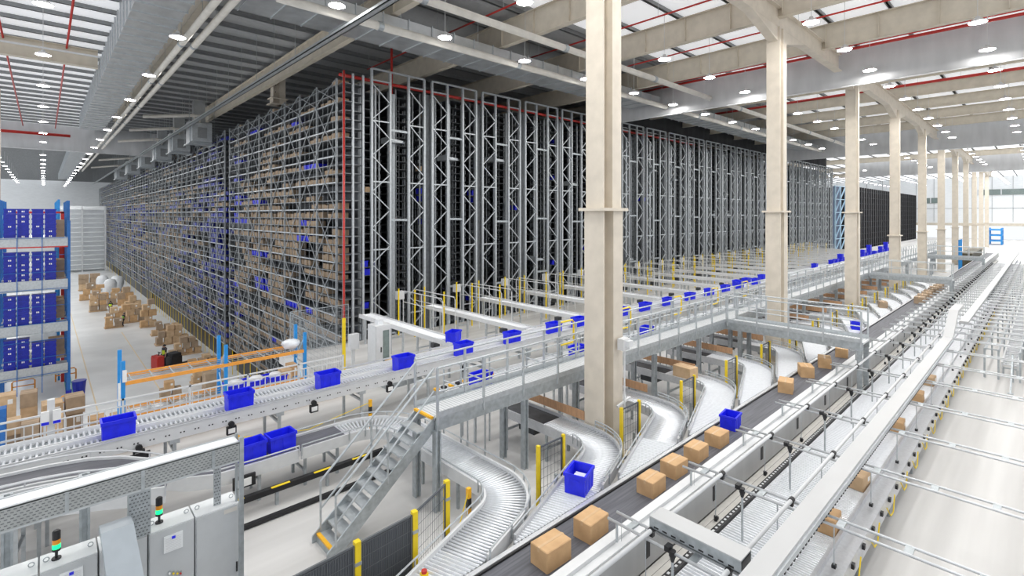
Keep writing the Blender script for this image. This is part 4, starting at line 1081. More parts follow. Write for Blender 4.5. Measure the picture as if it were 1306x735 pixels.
def stack_light(px, py, label):
    x, y = on_z(px, py, CABH); t = thing('stack_light', label, 'signal light', (x,y,CABH))
    m = MB(); m.tube((0,0,0),(0,0,.02),.05,12); m.tube((0,0,.02),(0,0,.11),.016,8); m.tube((0,0,.11),(0,0,.14),.045,12); obj('stand', m, M['black'], t)
    m = MB(); m.tube((0,0,.14),(0,0,.20),.043,14); obj('green_lens', m, M['green'], t); m = MB(); m.tube((0,0,.20),(0,0,.26),.043,14); obj('amber_lens', m, M['amberl'], t)
    m = MB(); m.tube((0,0,.26),(0,0,.36),.043,14); m.tube((0,0,.36),(0,0,.375),.043,14,0,.03); obj('cap', m, M['black'], t)
stack_light(72,713,'stack light glowing green on the left cabinet top')
stack_light(203,667,'stack light glowing green on the right cabinet top, beside the perforated drop')
# perforated tray
def perforated(m, u0, u1, v0, v1, put, nu, nv, hole=.55):
    """a plate with rows of slots: cells built round each slot"""
    du, dv = (u1-u0)/nu, (v1-v0)/nv
    for i in range(nu):
        for j in range(nv):
            a, b = u0+i*du, v0+j*dv; s = (1-hole)/2
            if (i+j) % 2: s2 = s
            h = [(a+du*.15,b+dv*.3),(a+du*.85,b+dv*.3),(a+du*.85,b+dv*.7),(a+du*.15,b+dv*.7)]
            o = [(a,b),(a+du,b),(a+du,b+dv),(a,b+dv)]
            vs = [put(*p) for p in o]+[put(*p) for p in h]
            m.add(vs, [(k,(k+1)%4,4+(k+1)%4,4+k) for k in range(4)])
def slots(m, u0, u1, v0, v1, put, nu, nv):
    du, dv = (u1-u0)/nu, (v1-v0)/nv
    for i in range(nu):
        for j in range(nv):
            a = u0+(i+.5*(j%2))*du; b = v0+j*dv
            if a+du*.7 > u1: continue
            m.add([put(a+du*.15,b+dv*.32),put(a+du*.7,b+dv*.32),put(a+du*.7,b+dv*.68),put(a+du*.15,b+dv*.68)], [(0,1,2,3)])
t = thing('perforated_tray', 'perforated galvanised cable tray on posts above the control cabinets', 'cable tray', (0,0,0)); ty0, ty1, tz0, tz1 = 8.48, 8.80, 2.72, 3.0
m = MB(); m.box(-1.2,ty0,tz1-.015,2.2,ty0+.03,tz1+.01); m.box(-1.2,ty1-.03,tz1-.015,2.2,ty1,tz1+.01); m.box(-1.2,ty0-.006,tz0-.01,2.2,ty0+.03,tz0+.012); m.box(-1.2,ty0,tz0,2.2,ty1,tz0+.01); obj('tray_edge', m, M['galvl'], t); m = MB(); m.box(-1.2,ty0+.035,tz1-.02,2.2,ty1-.035,tz1+.004); obj('tray_lid', m, M['cabtop'], t)
m = MB(); slots(m, -1.2, 2.2, tz0+.015, tz1-.02, lambda u, v: (u,ty0-.0015,v), 62, 7); m.m = [1]*len(m.f); m.box(-1.2,ty0,tz0,2.2,ty0+.012,tz1); m.box(-1.2,ty1-.012,tz0,2.2,ty1,tz1); obj('side_plate', m, [M['traygrey'], M['slot']], t)
for q in (-.55,.22,1.0,1.85):
    m = MB(); m.box(q-.02,ty0-.012,tz0,q+.02,ty0,tz1-.01); obj('joint_plate', m, M['galv'], t)
m = MB(); x, z = on_y(180,640,ty0)
slots(m, .86, 1.11, CABH, tz0, lambda u, v: (u,ty0+.1585,v), 6, 15); obj('drop_slots', m, M['slot'], t)
m = MB(); m.box(.86,ty0+.16,CABH,1.11,ty1,tz0); obj('vertical_drop', m, M['galv'], t)
m = MB(); slots(m, 1.92, 2.02, CABH, tz0, lambda u, v: (u,ty0+.2985,v), 3, 15); obj('drop_slots', m, M['slot'], t)
m = MB(); m.box(1.92,ty0+.3,CABH,2.02,ty0+.32,tz0); obj('vertical_drop', m, M['galvl'], t)
t = thing('galvanised_post', 'tall galvanised post at the right end of the perforated tray', 'post', (2.235,ty0,0)); m = MB(); m.box(-.03,0,0,.03,.06,3.06); m.box(-.03,.2,0,.0,.26,3.06); obj('post', m, M['galv'], t); m = MB(); m.box(-.1,-.05,0,.1,.15,.015); obj('base_plate', m, M['galv'], t)
for i, (px, py) in enumerate(((9,655),(108,655))):
    x, z = on_y(px, py, 9.6); t = thing('tray_post', 'slotted post behind the cabinets holding the perforated tray, %s from the left' % ORD[i], 'post', (x,9.6,0)); m = MB(); m.box(-.06,-.03,0,-.03,.03,2.72); m.box(.03,-.03,0,.06,.03,2.72); m.box(-.03,.0,0,.03,.03,2.72); obj('post', m, M['galv'], t)
    m = MB(); m.bar((-.05,0,2.7),(-.05,-.82,2.74),.04,.04); m.bar((0,0,2.3),(0,-.5,2.72),.03,.03); obj('bracket', m, M['galvl'], t)
t = thing('slanted_duct_cover', 'pale slanted sheet cover falling from the perforated drop in front of the cabinets', 'duct cover', (0,0,0))
(xa, ya), (xb, yb) = (.54, 8.5), (.88, 8.5); z0 = 2.42
m = MB(); vs = [(xa,8.62,z0-.06),(xb,8.62,z0-.06),(xb,8.3,z0-.02),(xa,8.3,z0-.02),(xb+.20,7.72,.9),(xa+.14,7.72,.9)]
vs2 = [(v[0],v[1]+(.0 if i < 2 else .06),v[2]-.09) for i, v in enumerate(vs)]
m.add(vs+vs2, [(0,1,2,3),(3,2,4,5),(6,9,8,7),(9,11,10,8),(0,3,9,6),(3,5,11,9),(1,7,8,2),(2,8,10,4),(0,6,7,1),(5,4,10,11)]); obj('sheet', m, mat('pale_blue_sheet', (.44,.485,.52), .4, .15, var=.03), t)
m = MB(); m.box(xa+.16,7.72,0,xa+.21,7.78,.86); m.box(xb+.12,7.72,0,xb+.17,7.78,.86); obj('stand', m, M['galv'], t)
# ------------------------------------------------------------------ lower left merge conveyors
def belt_line(label, pts, w, sections, mt='white', legs=True):
    ap = arc_path(pts); t = thing('belt_line', label, 'conveyor', (0,0,0)); pa = [p[:5] for p in ap]
    m = MB(); m.sweep(pa, [(-w/2+.03,-.05),(w/2-.03,-.05),(w/2-.03,0),(-w/2+.03,0)]); obj('belt', m, M[sections], t)
    for sgn in (1,-1):
        m = MB(); o = sgn*w/2; m.sweep(pa, [(o-.03,-.24),(o+.03,-.24),(o+.03,.05),(o-.03,.05)]); obj('side_frame', m, M[mt], t)
        m = MB(); m.path([(p[0]+p[3]*(o+sgn*.05),p[1]+p[4]*(o+sgn*.05),p[2]+.15) for p in pa],.018,6)
        for p in pa[::2]: m.box(p[0]+p[3]*(o+sgn*.05)-.012,p[1]+p[4]*(o+sgn*.05)-.012,p[2]-.1,p[0]+p[3]*(o+sgn*.05)+.012,p[1]+p[4]*(o+sgn*.05)+.012,p[2]+.15)
        obj('guide_rail', m, M['rail'], t)
    for p in pa[1::3]:
        m = MB()
        for sgn in (1,-1): qx, qy = p[0]+p[3]*sgn*w*.42, p[1]+p[4]*sgn*w*.42; m.box(qx-.03,qy-.03,0,qx+.03,qy+.03,p[2]-.2)
        m.bar((p[0]+p[3]*w*.42,p[1]+p[4]*w*.42,p[2]*.5),(p[0]-p[3]*w*.42,p[1]-p[4]*w*.42,p[2]*.5),.04,.05); obj('leg_frame', m, M['galvl'], t)
    return t
pts = [(4.45,12.6,BZ),(3.6,12.6,BZ),(2.75,12.62,BZ+.01),(2.2,12.64,.98),(1.6,12.7,1.25),(1.1,12.8,1.42),(.6,12.93,1.5),(0.,13.07,1.52),(-.8,13.17,1.52),(-3,13.2,1.52)]
belt_line('grey belt line with white sides curving to the left below the tote conveyor', pts, .8, 'belt')
pts = [(1.75,11.62,1.36),(1.3,11.72,1.42),(.8,11.9,1.48),(.3,12.08,1.51),(-.3,12.2,1.52),(-1.,12.26,1.52),(-3,12.28,1.52)]
belt_line('second grey belt line joining from behind the control cabinets', pts, .72, 'belt')
for i, (x, lab) in enumerate(((2.95,'left'),(3.62,'right'))):
    t = tote('blue tote on the lower grey belt, the %s one of two' % lab, (x+.55,12.6,BZ+.003), .05, None, (.98,1,1.2))
t = thing('drive_motor', 'grey drum motor with drive below the lower belt line, behind the perforated tray', 'motor', (1.75,10.6,0))
m = MB(); m.tube((-.1,0,.75),(.12,0,.75),.3,16); obj('drum', m, M['galv'], t, smooth=False); m = MB(); m.tube((.12,0,.75),(.5,0,.75),.2,12,0,.12); m.tube((.5,0,.78),(.85,0,.78),.1,10); obj('gearbox', m, M['dark'], t)
m = MB(); m.box(-.05,-.14,.7,.1,-.34,.86); obj('label_plate', m, M['label'], t); m = MB(); m.box(-.1,-.2,0,.0,.2,.5); m.box(.3,-.1,0,.38,.1,.6); obj('stand', m, M['galv'], t)
# low dark cable duct with yellow marks under the lower line
t = thing('cable_duct', 'low black cable duct with yellow marks running below the lower belt line', 'cable duct', (2.45,11.75,0)); m = MB(); m.box(0,0,.3,4.0,.12,.42); m.box(0,-.5,.02,4.0,-.4,.1); obj('duct', m, M['black'], t)
for i in range(4): m = MB(); m.box(.3+i*.95,-.01,.42,.7+i*.95,.06,.43); obj('yellow_mark', m, M['yellow'], t)
for i in range(4): m = MB(); m.box(.2+i*1.15,.02,0,.26+i*1.15,.1,.3); obj('foot', m, M['galv'], t)
# ------------------------------------------------------------------ guard railing at the deck edge
def baluster_rail(label, x0, x1, y, h):
    t = thing('edge_railing', label, 'railing', (x0,y,0)); L = x1-x0; n = round(L/1.55)
    for i in range(n+1): m = MB(); m.box(L*i/n-.025,-.025,0,L*i/n+.025,.025,h); obj('post', m, M['white'], t)
    m = MB(); m.box(0,-.025,h-.04,L,.025,h); obj('top_rail', m, M['white'], t)
    m = MB(); m.box(0,-.02,h-.22,L,.02,h-.19); m.box(0,-.02,.12,L,.02,.15); obj('cross_rail', m, M['white'], t)
    m = MB(); q = .12
    while q < L: m.box(q-.011,-.011,.13,q+.011,.011,h-.2); q += .155
    obj('baluster_slats', m, M['white'], t); m = MB(); m.box(0,-.03,0,L,.03,.1); obj('toe_board', m, M['board'], t)
baluster_rail('white baluster railing along the edge of the deck above the ground floor', -3.1, 7.85, 17.25, 1.47)
t = thing('pillar_stand', 'white pillar with a first aid style cabinet at the railing', 'stand', (-.02,16.95,0)) if 0 else thing('pillar_stand', 'white square pillar with two small notice boxes standing at the railing', 'pillar', (.14,16.6,0))
m = MB(); m.box(-.07,-.07,0,.07,.07,2.0); obj('pillar', m, M['white'], t)
for s in (-1,1): m = MB(); m.box(s*.12-.06 if s < 0 else .03,-.14,1.42,(-.03 if s < 0 else s*.12+.06),-.07,1.75); obj('notice_box', m, M['label'], t); m = MB(); m.box(s*.12-.055 if s < 0 else .035,-.143,1.43,(-.035 if s < 0 else s*.12+.055),-.14,1.5); obj('blue_stripe', m, M['blue'], t)
t = thing('yellow_post', 'tall thin yellow post at the right end of the baluster railing', 'post', (7.95,17.4,0)); m = MB(); m.box(-.05,-.04,0,.05,.04,2.75); obj('post', m, M['yellow'], t); m = MB(); m.box(-.12,-.12,0,.12,.12,.02); obj('base_plate', m, M['yellow'], t)
t = thing('tall_cabinet', 'tall white cabinet with a dark glass door before the high rack corner', 'electrical cabinet', (9.65,18.2,0)); m = MB(); m.box(0,.03,.1,.66,.7,2.05); obj('cabinet_body', m, M['white'], t)
m = MB(); m.box(.02,0,.15,.64,.028,2.0); obj('door', m, M['white'], t); d = t.children[-1]; m = MB(); m.box(.3,-.006,.25,.58,0,1.85); obj('glass_pane', m, M['win'], d); m = MB(); m.box(.2,-.03,1.0,.235,0,1.2); obj('door_handle', m, M['black'], d); m = MB(); m.box(.2,.2,2.05,.42,.45,2.25); obj('cap_unit', m, M['plast'], t); m = MB(); m.box(0,.03,0,.66,.7,.1); obj('plinth', m, M['dark'], t)
t = thing('wall_box', 'white box on a post between the yellow post and the tall cabinet', 'electrical box', (9.28,19.4,0)); m = MB(); m.box(-.2,-.1,1.0,.2,.1,1.62); obj('box', m, M['white'], t); m = MB(); m.box(-.06,0,0,.06,.08,1.0); obj('stand', m, M['white'], t)
t = thing('safety_fence', 'grey mesh fence from the yellow post towards the rack corner', 'safety fence', (0,0,0)); mesh_panel((8.0,17.5,0),(8.3,23.8,0),.1,2.0,t,.12,'galv',.008); mesh_panel((8.35,23.9,0),(11.2,24.0,0),.1,2.0,t,.12,'galv',.008)
# ------------------------------------------------------------------ blue and orange shelf rack at the deck edge
t = thing('pallet_rack', 'light blue and orange pallet rack rising just beyond the baluster railing', 'pallet rack', (1.69,18.3,LOW)); H = -LOW+2.4
for x in (0,2.66,5.2):
    for y in (0,.9):
        m = MB(); m.box(x-.05,y-.05,0,x+.05,y+.05,H if y else H-.15); obj('upright', m, M['skyblue'], t)
    m = MB(); z = .5; s = 0
    while z < H-.6: m.bar((x,.0 if s else .9,z),(x,.9 if s else 0,z+.9),.03,.03); z += .9; s ^= 1
    obj('frame_bracing', m, M['icyblue'], t)
for z in (1.55, .55):
    for y in (-.03,.93):
        m = MB(); m.box(.05,y-.03,z-LOW,5.15,y+.03,z-LOW+.1); obj('orange_beam', m, M['orange'], t)
    m = MB(); q = .2
    while q < 5.1: m.box(q,0,z-LOW+.06,q+.03,.9,z-LOW+.09); q += .52
    for q in (.2,.45,.7): m.box(.1,q,z-LOW+.08,5.1,q+.015,z-LOW+.095)
    obj('wire_deck', m, M['galvl'], t)
m = MB(); m.box(-.12,-.08,H-1.4,-.06,-.06,H-.75); obj('warning_strip', m, M['label'], t)
m = MB(); m.box(-.02,-.075,H-.75,.08,-.055,H-.4); obj('notice_sheet', m, M['label'], t)
# goods on it
def sack(label, loc, s, mt='plast', seed=1, grp=None):
    rr = random.Random(seed); m = MB(); n, k = 12, 7; vs = []
    for i in range(k):
        th = PI*i/(k-1); 
        for j in range(n):
            a = 2*PI*j/n; q = 1+.18*rr.uniform(-1,1); vs.append((s[0]/2*math.sin(th)**.6*math.cos(a)*q, s[1]/2*math.sin(th)**.6*math.sin(a)*q, s[2]/2*(1-math.cos(th))*1.0))
    m.add(vs, [(i*n+j,i*n+(j+1)%n,(i+1)*n+(j+1)%n,(i+1)*n+j) for i in range(k-1) for j in range(n)])
    return tag(obj('wrapped_bundle', m, M[mt], None, loc, True), label, 'wrapped bundle', grp)
sack('white plastic bundle on the upper shelf of the light blue pallet rack', (6.55,18.7,1.65), (.6,.6,.34))
for i, (x, w_) in enumerate(((4.62,.42),(5.05,.38),(5.4,.4))):
    t = tote('blue tray on the lower shelf of the light blue rack, %s in the row' % ORD[i], (4.7+i*.66,18.7,.66), 0, 'trays on the light blue rack', (1,1.5,.5))
    sack('white goods heaped in the %s blue tray on the light blue rack' % ORD[i], (4.7+i*.66,18.65,.7), (.5,.45,.25), 'plast', i+3)
carton('pale carton on the lower shelf of the light blue rack, beside the trays', (6.3,18.6,.66), .1, (.36,.34,.34), 'card2'); carton('wide carton at the end of the lower shelf of the light blue rack', (6.62,18.85,.66), -.05, (.3,.5,.4), 'card')
# ------------------------------------------------------------------ big blue pallet rack on the ground floor, left
PRX, PRY = -2.15, 46.5
LV = (-3.85+.0, -.95, 1.95, 4.85)
t = thing('pallet_rack', 'tall dark blue pallet rack with stacks of blue crates, on the far left', 'pallet rack', (PRX,PRY,LOW)); RH = 14.4
for x in (0, 3.45):
    for y in (0, 1.1, 3.2, 5.5, 8.5):
        m = MB(); m.box(x-.09,y-.08,0,x+.09,y+.08,RH-.4 if y else RH-1.8); obj('upright', m, M['rackblue'], t)
for x in (0, 3.45):
    m = MB(); z = .4; s = 0
    while z < RH-2.5: m.bar((x,0 if s else 1.1,z),(x,1.1 if s else 0,z+1.1),.05,.04); z += 1.1; s ^= 1
    z = .4
    while z < RH-2.5: m.bar((x,3.2 if s else 5.5,z),(x,5.5 if s else 3.2,z+1.4),.05,.04); z += 1.4; s ^= 1
    obj('frame_bracing', m, M['icyblue'], t)
    m = MB(); m.box(x-.16,-.14,0,x+.16,.14,.8); obj('column_guard', m, M['blued'], t)
for z in LV:
    zz = z-LOW
    for y in (-.06, 1.1, 3.2, 5.5):
        m = MB(); m.box(.09,y-.04,zz-.14,3.36,y+.04,zz); obj('shelf_beam', m, M['orange' if y > 3 else 'galvl'], t)
    m = MB(); m.box(.05,0,zz,3.4,1.15,zz+.03); obj('shelf_deck', m, M['galvl'], t)
    m = MB(); m.box(.05,-.13,zz-.08,3.4,-.1,zz+.62)if 0 else m.box(.05,-.13,zz-.5,3.4,-.1,zz+.12); obj('front_panel', m, M['galvl'], t); m = MB(); m.box(.05,-.15,zz-.58,3.4,-.09,zz-.5); obj('lower_beam', m, M['red' if z > 4 else 'galv'], t)
    m = MB(); m.box(.05,2.4,zz-.04,3.4,5.6,zz); obj('rear_deck', m, M['galvl'], t)
m = MB()
for x in (.9, 2.1): m.box(x-.02,-.2,1.0,x+.02,-.16,RH-2.2)
z = 2.2
while z < RH-2.4: m.box(.0,-.2,z,3.5,-.17,z+.03); z += 1.15
obj('guard_net', m, M['rackblue'], t)
# crates: two pallets per level, front face two wide
crate_b = MB(); crate_b.box(-.275,-.375,.01,.275,.375,.30); crate_b.box(-.305,-.4,.25,.305,.4,.33); crate_b.box(-.3,-.4,.0,.3,.4,.03)
for s in (-.18,0,.18): crate_b.box(s-.015,-.395,.03,s+.015,-.38,.26)
crate_me = crate_b.mesh('crate_body', M['blued'])
clab = MB(); clab.box(-.07,-.392,.1,.07,-.372,.2); clab_me = clab.mesh('crate_label', M['label'])
ni = 0
for li, z in enumerate(LV):
    for pj, px in enumerate((.86, 2.2)):
        nh = (5,6,6,6)[li] if pj else (6,6,6,6)[li]
        if li == 3: nh = 6
        for cx_ in (-.31,.31):
            for h in range(nh):
                t = thing('stacking_crate', 'dark blue stacking crate on the pallet rack, %s level up, %s pallet' % (ORD[li], ('left','right')[pj]), 'plastic crate', (PRX+px+cx_*1.02,PRY+.45,z+.036+h*.335), 0, 'crates on level %d of the pallet rack, %s pallet' % (li+1, ('left','right')[pj]))
                obj('crate_body', crate_me, None, t)
                if R.random() < .35: obj('crate_label', clab_me, None, t)
for li, z in enumerate(LV):
    for k in range(3):
        carton('carton on the deeper shelves of the blue pallet rack, %s level, %s from the front' % (ORD[li], ORD[k]), (PRX+2.86,PRY+3.75+.82*k if k < 2 else PRY+2.72,z+.012), 0, (.86,.74,1.1+.2*R.random()), ('card2','card','cardd')[k], None, False)
carton('flat blue lidded carton standing on the floor below the blue pallet rack', (PRX+2.3,PRY-.3,LOW), 0, (1.6,.7,.8), 'card2') if 0 else None
for i, (px, py, s) in enumerate(((29,476,(2.1,1.4,2.2)),(46,470,(1.8,1.3,1.6)),(20,462,(1.6,1.2,1.8)))):
    x, y = on_z(px, py, LOW); tote('large dark blue bin on the ground below the pallet rack, %s from the front' % ORD[i], (x,y,LOW), 0, None, s)
x, y = on_z(11,545,LOW)
t = thing('blue_cabinet', 'dark blue machine cabinet on the ground below the left end of the railing', 'cabinet', (-2.2,33.,LOW)); m = MB(); m.box(0,0,.15,.95,.6,4.0); obj('cabinet_body', m, M['rackblue'], t); m = MB(); m.box(.05,-.03,.3,.9,0,3.6); obj('door', m, M['rackblue'], t); m = MB(); m.box(0,.1,0,.95,.5,.15); obj('plinth', m, M['black'], t)
for i, (px, py) in enumerate(((30,500),(92,520),(84,485))):
    x, y = on_z(px, py, LOW); t = thing('hoop_barrier', 'orange hoop guard on the ground floor beside the blue rack, %s from the left' % ORD[i], 'barrier', (x,y,LOW), 0, None)
    m = MB(); m.path([(-.6,0,0),(-.6,0,.75),(-.5,0,.88),(.5,0,.88),(.6,0,.75),(.6,0,0)],.05,8); m.tube((-.6,0,.45),(.6,0,.45),.04,8); obj('hoop', m, M['orange'], t, smooth=True)
t = thing('floor_bucket', 'blue tapered bin at the foot of the pallet rack column', 'bin', (*on_z(101,506,LOW),LOW)); m = MB(); m.tube((0,0,0),(0,0,1.1),.3,12,0,.4); obj('body', m, M['blued'], t); m = MB(); m.tube((0,0,1.1),(0,0,1.16),.42,12); obj('rim', m, M['blued'], t)
# red sign frame behind
t = thing('red_frame', 'red steel frame standing behind the upper crates of the blue rack', 'frame', (1.1,52.3,LOW)); m = MB(); m.box(-.1,0,0,.1,.1,13.2); m.box(-3,0,13.1,.1,.1,13.25); m.box(-.2,-.1,7.5,.2,.0,11.) ; obj('frame', m, M['red'], t)
# second rack row farther down with blue panels
t = thing('pallet_rack', 'second blue and orange pallet rack standing behind the first, seen beside its crates', 'pallet rack', (.9,53.,LOW))
for y in (0,3,6,9,12,15):
    m = MB(); m.box(-.07,y-.06,0,.07,y+.06,14.2); obj('upright', m, M['skyblue'], t)
for z in (2.6,5.4,8.2,11.):
    m = MB(); m.box(-.05,0,z,.05,15,z+.14); obj('orange_beam', m, M['orange'], t); m = MB(); m.box(-2.4,0,z+.1,0,15,z+.14); obj('shelf_deck', m, M['galvl'], t)
m = MB()
for k in range(5): m.bar((0,3*k,9),(0,3*k+3,12),.06,.04)
obj('frame_bracing', m, M['icyblue'], t)
# white shelf wall at the end of the aisle
t = thing('white_shelving', 'white shelving wall at the far end of the ground floor aisle', 'shelving', (2.5,150,LOW))
for x in (0,4,8.1): m = MB(); m.box(x-.12,0,0,x+.12,.3,15); obj('upright', m, M['white'], t)
for k in range(14): m = MB(); m.box(0,0,k*1.05+.5,8.1,1.5,k*1.05+.62); obj('shelf', m, M['wall'], t)
m = MB(); m.box(0,1.5,0,8.1,1.6,15); obj('back_panel', m, M['wall'], t)
# ------------------------------------------------------------------ cartons on the ground floor
def stack(label, px, py, rows, wh, seed, grp=None, mt=None):
    rr = random.Random(seed); x, y = on_z(px, py, LOW); w_, d_, h_ = wh
    t = thing('wooden_pallet', 'wooden pallet under the %s' % label, 'pallet', (x,y,LOW), 0, None); nx = max(c for c in rows); W2 = nx*w_*1.06
    m = MB()
    for q in range(5): m.box(-W2/2+q*W2/5,-.5,.1,-W2/2+q*W2/5+W2/7,.5,.13)
    for q in (-.45,0,.38): m.box(-W2/2,q,0,W2/2,q+.08,.1)
    obj('slats', m, M['card2'], t)
    z = LOW+.13
    for r, c in enumerate(rows):
        hh = h_*rr.uniform(.8,1.15); off = rr.uniform(-.5,.5)*(nx-c)*w_*.8
        for i in range(c):
            f = rr.uniform(.78,.98); g = rr.uniform(.8,1.); hi = hh*(1 if r < len(rows)-1 else rr.uniform(.6,1.1))
            carton('brown carton in the %s, %s layer from below' % (label, ORD[r]), (x+off+w_*1.06*(i-(c-1)/2), y+rr.uniform(-.12,.12), z), rr.uniform(-.07,.07), (w_*f,d_*g,hi), mt or rr.choice(('card','card2','cardd')), 'cartons in the '+label, rr.random() < .3)
        z += hh
stack('stack behind the pallet truck', 236,452,(4,3,2),(.62,.7,.5),1); stack('long low stack beside the rack', 219,438,(4,3,2),(.66,.8,.55),2)
stack('stack nearest the rack posts', 258,465,(3,1),(.7,.7,.5),3); stack('far stack of the rackside row', 212,426,(4,3,1),(.66,.8,.5),4)
stack('tall tower near the rack', 189,417,(2,1,2,1,1),(.75,.8,.62),5); stack('pile behind the green vest', 170,411,(3,2,2),(.8,.9,.7),6)
stack('box block before the green vest', 145,418,(2,2),(.8,.9,.55),7); stack('low pile between both persons', 152,405,(3,2),(.9,1.,.6),8)
stack('wide pile behind the yellow vest', 149,388,(4,3,2),(1.1,1.1,.8),9); stack('left pile along the aisle', 125,397,(2,2,2,1),(.9,1.2,.75),10)
stack('far left pile along the aisle', 120,382,(3,2,2),(1.1,1.2,.8),11); stack('farthest pile down the aisle', 114,370,(2,2,2),(1.4,1.4,1.),12); stack('far tower along the rack', 160,397,(1,2,2,1),(.9,1.,.8),13)
stack('pale far tower by the rack', 170,398,(2,2,1),(.9,1.,.8),14,None,'card2')
stack('stack under the orange beam', 218,516,(2,2,1),(.62,.7,.5),15); stack('pile beside the light blue leg', 262,487,(3,2),(.62,.7,.5),16)
stack('pile beneath the light blue shelf', 272,512,(1,1),(1.2,1.1,.9),17)
# big open cartons right behind the railing
big = [(22,572,(2,2,2),.88),(81,570,(2,2,2),.88),(138,568,(2,2),.9),(0,606,(2,2,2),.8),(54,604,(2,2,2),.8),(108,602,(2,2),.85),(152,600,(1,1),.9)]
for i, (px, py, rows, s) in enumerate(big):
    stack('%s big carton pile behind the railing' % ORD[i], px, py, rows, (s,1.1,1.0), 30+i)
for i, (px, py) in enumerate(((205,523),(232,520),(258,505),(180,528))):
    x, y = on_z(px, py, LOW); sack('wrapped white bundle on the ground floor under the orange beams, %s from the left' % ORD[i], (x,y,LOW), (1.0,.9,.45), 'plast', 40+i)
for i, (px, py) in enumerate(((140,376),(149,371),(131,370))):
    x, y = on_z(px, py, LOW); sack('film wrapped white pallet load far down the aisle, %s from the left' % ORD[i], (x,y,LOW), (1.8,1.6,2.6), 'plast', 50+i)
# ------------------------------------------------------------------ electric pallet truck and people
x, y = on_z(213,470,LOW)
t = thing('pallet_truck', 'red and black ride-on pallet truck on the ground floor', 'pallet truck', (x,y,LOW), .35)
m = MB(); m.box(-.95,-.5,.15,-.5,.5,1.25); m.box(-1.0,-.45,.3,-.95,.45,1.15); obj('motor_housing', m, M['red'], t)
m = MB(); m.box(.12,-.5,.15,.95,.5,.95); m.box(.2,-.45,.95,.9,.45,1.2); m.box(-.5,-.5,.12,.12,.5,.17); obj('black_chassis', m, M['black'], t)
m = MB(); m.box(.95,-.35,.06,2.2,-.12,.14); m.box(.95,.12,.06,2.2,.35,.14); obj('fork', m, M['dark'], t)
m = MB(); m.bar((-.7,0,1.2),(-.6,0,1.5),.06,.06); m.bar((-.6,-.22,1.5),(-.6,.22,1.5),.05,.05); obj('tiller', m, M['black'], t)
for (q, s) in ((-.6,-.4),(-.6,.4),(.7,-.4),(.7,.4)): m = MB(); m.tube((q,s-.06,.15),(q,s+.06,.15),.15,12); obj('wheel', m, M['black'], t)
TX, TY2 = x, y
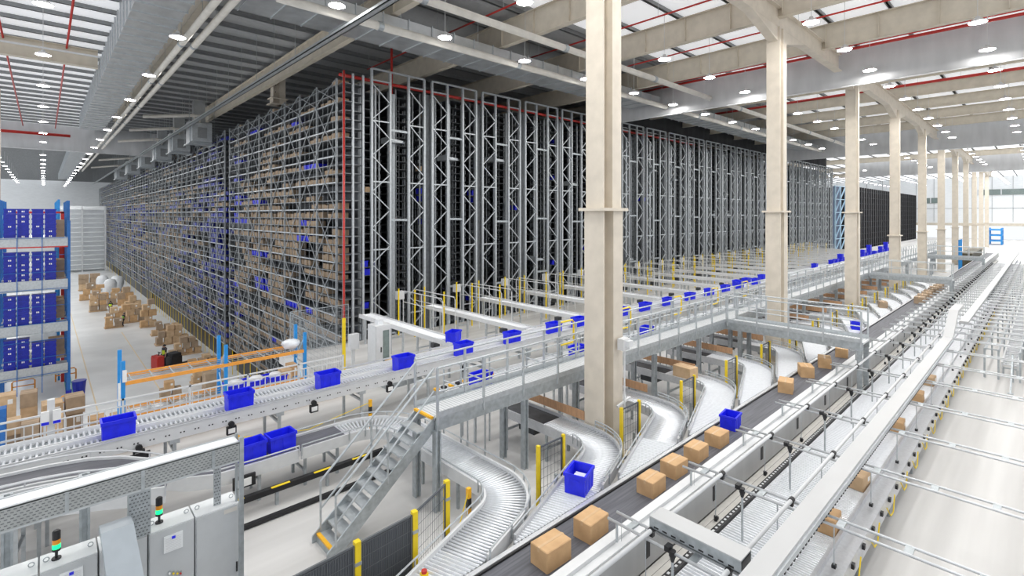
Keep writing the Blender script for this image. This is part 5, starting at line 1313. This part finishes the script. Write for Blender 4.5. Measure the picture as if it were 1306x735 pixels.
def person(label, loc, rz, vest, pose, sc=1.):
    """one continuous skinned body, clothed by a vest and trousers that follow it"""
    J = {'pel':(0,0,.95),'sp':(0,-.01,1.15),'ch':(0,-.01,1.36),'nk':(0,.0,1.5),'hd':(0,.02,1.62),'ht':(0,.01,1.74)}
    for s, n in ((-1,'l'),(1,'r')):
        a = pose['arm'][0 if s < 0 else 1]; l = pose['leg'][0 if s < 0 else 1]
        J['s'+n] = (s*.19,-.01,1.42); J['e'+n] = (s*.25,a*.14,1.15+abs(a)*.02); J['w'+n] = (s*.24,a*.34,.93+abs(a)*.16); J['f'+n] = (s*.235,a*.42,.84+abs(a)*.2)
        J['h'+n] = (s*.1,0,.9); J['k'+n] = (s*.11,l*.16+.03,.49); J['a'+n] = (s*.12,l*.22-.02,.08); J['t'+n] = (s*.13,l*.22+.14,.03)
    rad = {'pel':.14,'sp':.13,'ch':.15,'nk':.058,'hd':.098,'ht':.06}
    for n in 'lr': rad.update({'s'+n:.07,'e'+n:.048,'w'+n:.034,'f'+n:.038,'h'+n:.088,'k'+n:.06,'a'+n:.045,'t'+n:.04})
    E = [('pel','sp'),('sp','ch'),('ch','nk'),('nk','hd'),('hd','ht')]
    for n in 'lr': E += [('ch','s'+n),('s'+n,'e'+n),('e'+n,'w'+n),('w'+n,'f'+n),('pel','h'+n),('h'+n,'k'+n),('k'+n,'a'+n),('a'+n,'t'+n)]
    t = thing('person', label, 'person', loc, rz); t.scale = (sc,sc,sc)
    bend_ = pose.get('bend',0)
    def P(k):
        p = Vector(J[k])
        if bend_ and k not in ('pel',) and k[0] not in 'hkat' or bend_ and k in ('hd','ht'):
            o = Vector((0,0,.95)); q = p-o; p = o+Matrix.Rotation(-bend_,3,'X')@q
        return p
    def skinned(name, keys, mt, extra, fingers=False):
        ks = list(keys); me = bpy.data.meshes.new(name); vs = [P(k) for k in ks]; es = [(ks.index(a), ks.index(b)) for a, b in E if a in ks and b in ks]; rr = [rad[k]+extra for k in ks]
        if fingers:
            for n in 'lr':
                b0 = ks.index('f'+n); d = (P('f'+n)-P('w'+n)).normalized(); side = Vector((1 if n == 'r' else -1,0,0)); fw = d.cross(side).normalized()
                for i, (o, L) in enumerate(((-.03,.07),(-.01,.085),(.01,.08),(.03,.06))):
                    vs += [vs[b0]+fw*o+d*.03, vs[b0]+fw*o*1.2+d*(.03+L)-side*.015]; es += [(b0,len(vs)-2),(len(vs)-2,len(vs)-1)]; rr += [.0095,.008]
                vs += [vs[b0]-fw*.05+d*.0, vs[b0]-fw*.06+d*.045]; es += [(b0,len(vs)-2),(len(vs)-2,len(vs)-1)]; rr += [.011,.009]
        me.from_pydata(vs, es, []); me.materials.append(mt); o = bpy.data.objects.new(name, me); COL.objects.link(o); o.parent = t
        md = o.modifiers.new('skin','SKIN'); sv = me.skin_vertices[0].data
        for i, q in enumerate(rr): sv[i].radius = (q, q); sv[i].use_root = (i == 0)
        o.modifiers.new('sub','SUBSURF').levels = 1; o.modifiers['sub'].render_levels = 2; return o
    body = skinned('body', J.keys(), M['skin'], 0, True)
    skinned('vest', ['sp','pel','ch','sl','sr'], vest, .022); skinned('trousers', ['pel','hl','hr','kl','kr','al','ar'], M['trouser'], .02)
    skinned('sleeves', ['ch','sl','sr','el','er'], M['trouser'], .012); skinned('shoes', ['al','tl'], M['black'], .014); skinned('shoes', ['ar','tr'], M['black'], .014)
    hd = P('hd'); m = MB(); n = 12; vs = []
    for i in range(5):
        th = PI*.55*i/4
        for j in range(n): a = 2*PI*j/n; vs.append((hd.x+.112*math.sin(th)*math.cos(a), hd.y-.02+.12*math.sin(th)*math.sin(a)*(1 if math.sin(a) < .3 else .8), hd.z+.03+.125*math.cos(th)))
    m.add(vs, [(i*n+j,(i+1)*n+j,(i+1)*n+(j+1)%n,i*n+(j+1)%n) for i in range(4) for j in range(n)]); obj('hair', m, M['hair'], t, smooth=True)
    f = MB()
    for s in (-1,1): f.cbox((hd.x+s*.035,hd.y+.088,hd.z+.01),(.022,.012,.01)); f.cbox((hd.x+s*.1,hd.y,hd.z-.01),(.02,.035,.055),1)
    f.add([(hd.x-.014,hd.y+.085,hd.z-.03),(hd.x+.014,hd.y+.085,hd.z-.03),(hd.x,hd.y+.12,hd.z-.025),(hd.x,hd.y+.09,hd.z+.02)],[(0,1,2),(0,2,3),(1,3,2)],1); f.cbox((hd.x,hd.y+.086,hd.z-.055),(.045,.012,.01),0)
    obj('face_features', f, [M['hair'],M['skin']], t)
    return t
vest2 = mat('light_green_vest', (.30,.60,.10), .7, var=.06)
x, y = on_z(156.5,416,LOW); person('person in a light green vest and dark trousers reaching into the cartons', (x,y,LOW), -1.2, vest2, {'arm':(.9,.7),'leg':(.4,-.4),'bend':.25}, .86)
x, y = on_z(141,400,LOW); person('person in a bright yellow vest standing behind the cartons far down the aisle', (x,y,LOW), 2.6, M['vest'], {'arm':(.3,.1),'leg':(.1,-.1)}, .95)
person('person in a yellow green vest riding on the red and black pallet truck', (TX-.2,TY2-.07,LOW+.175), 1.9, M['vest'], {'arm':(.15,.2),'leg':(.05,-.05)}, 1.08)
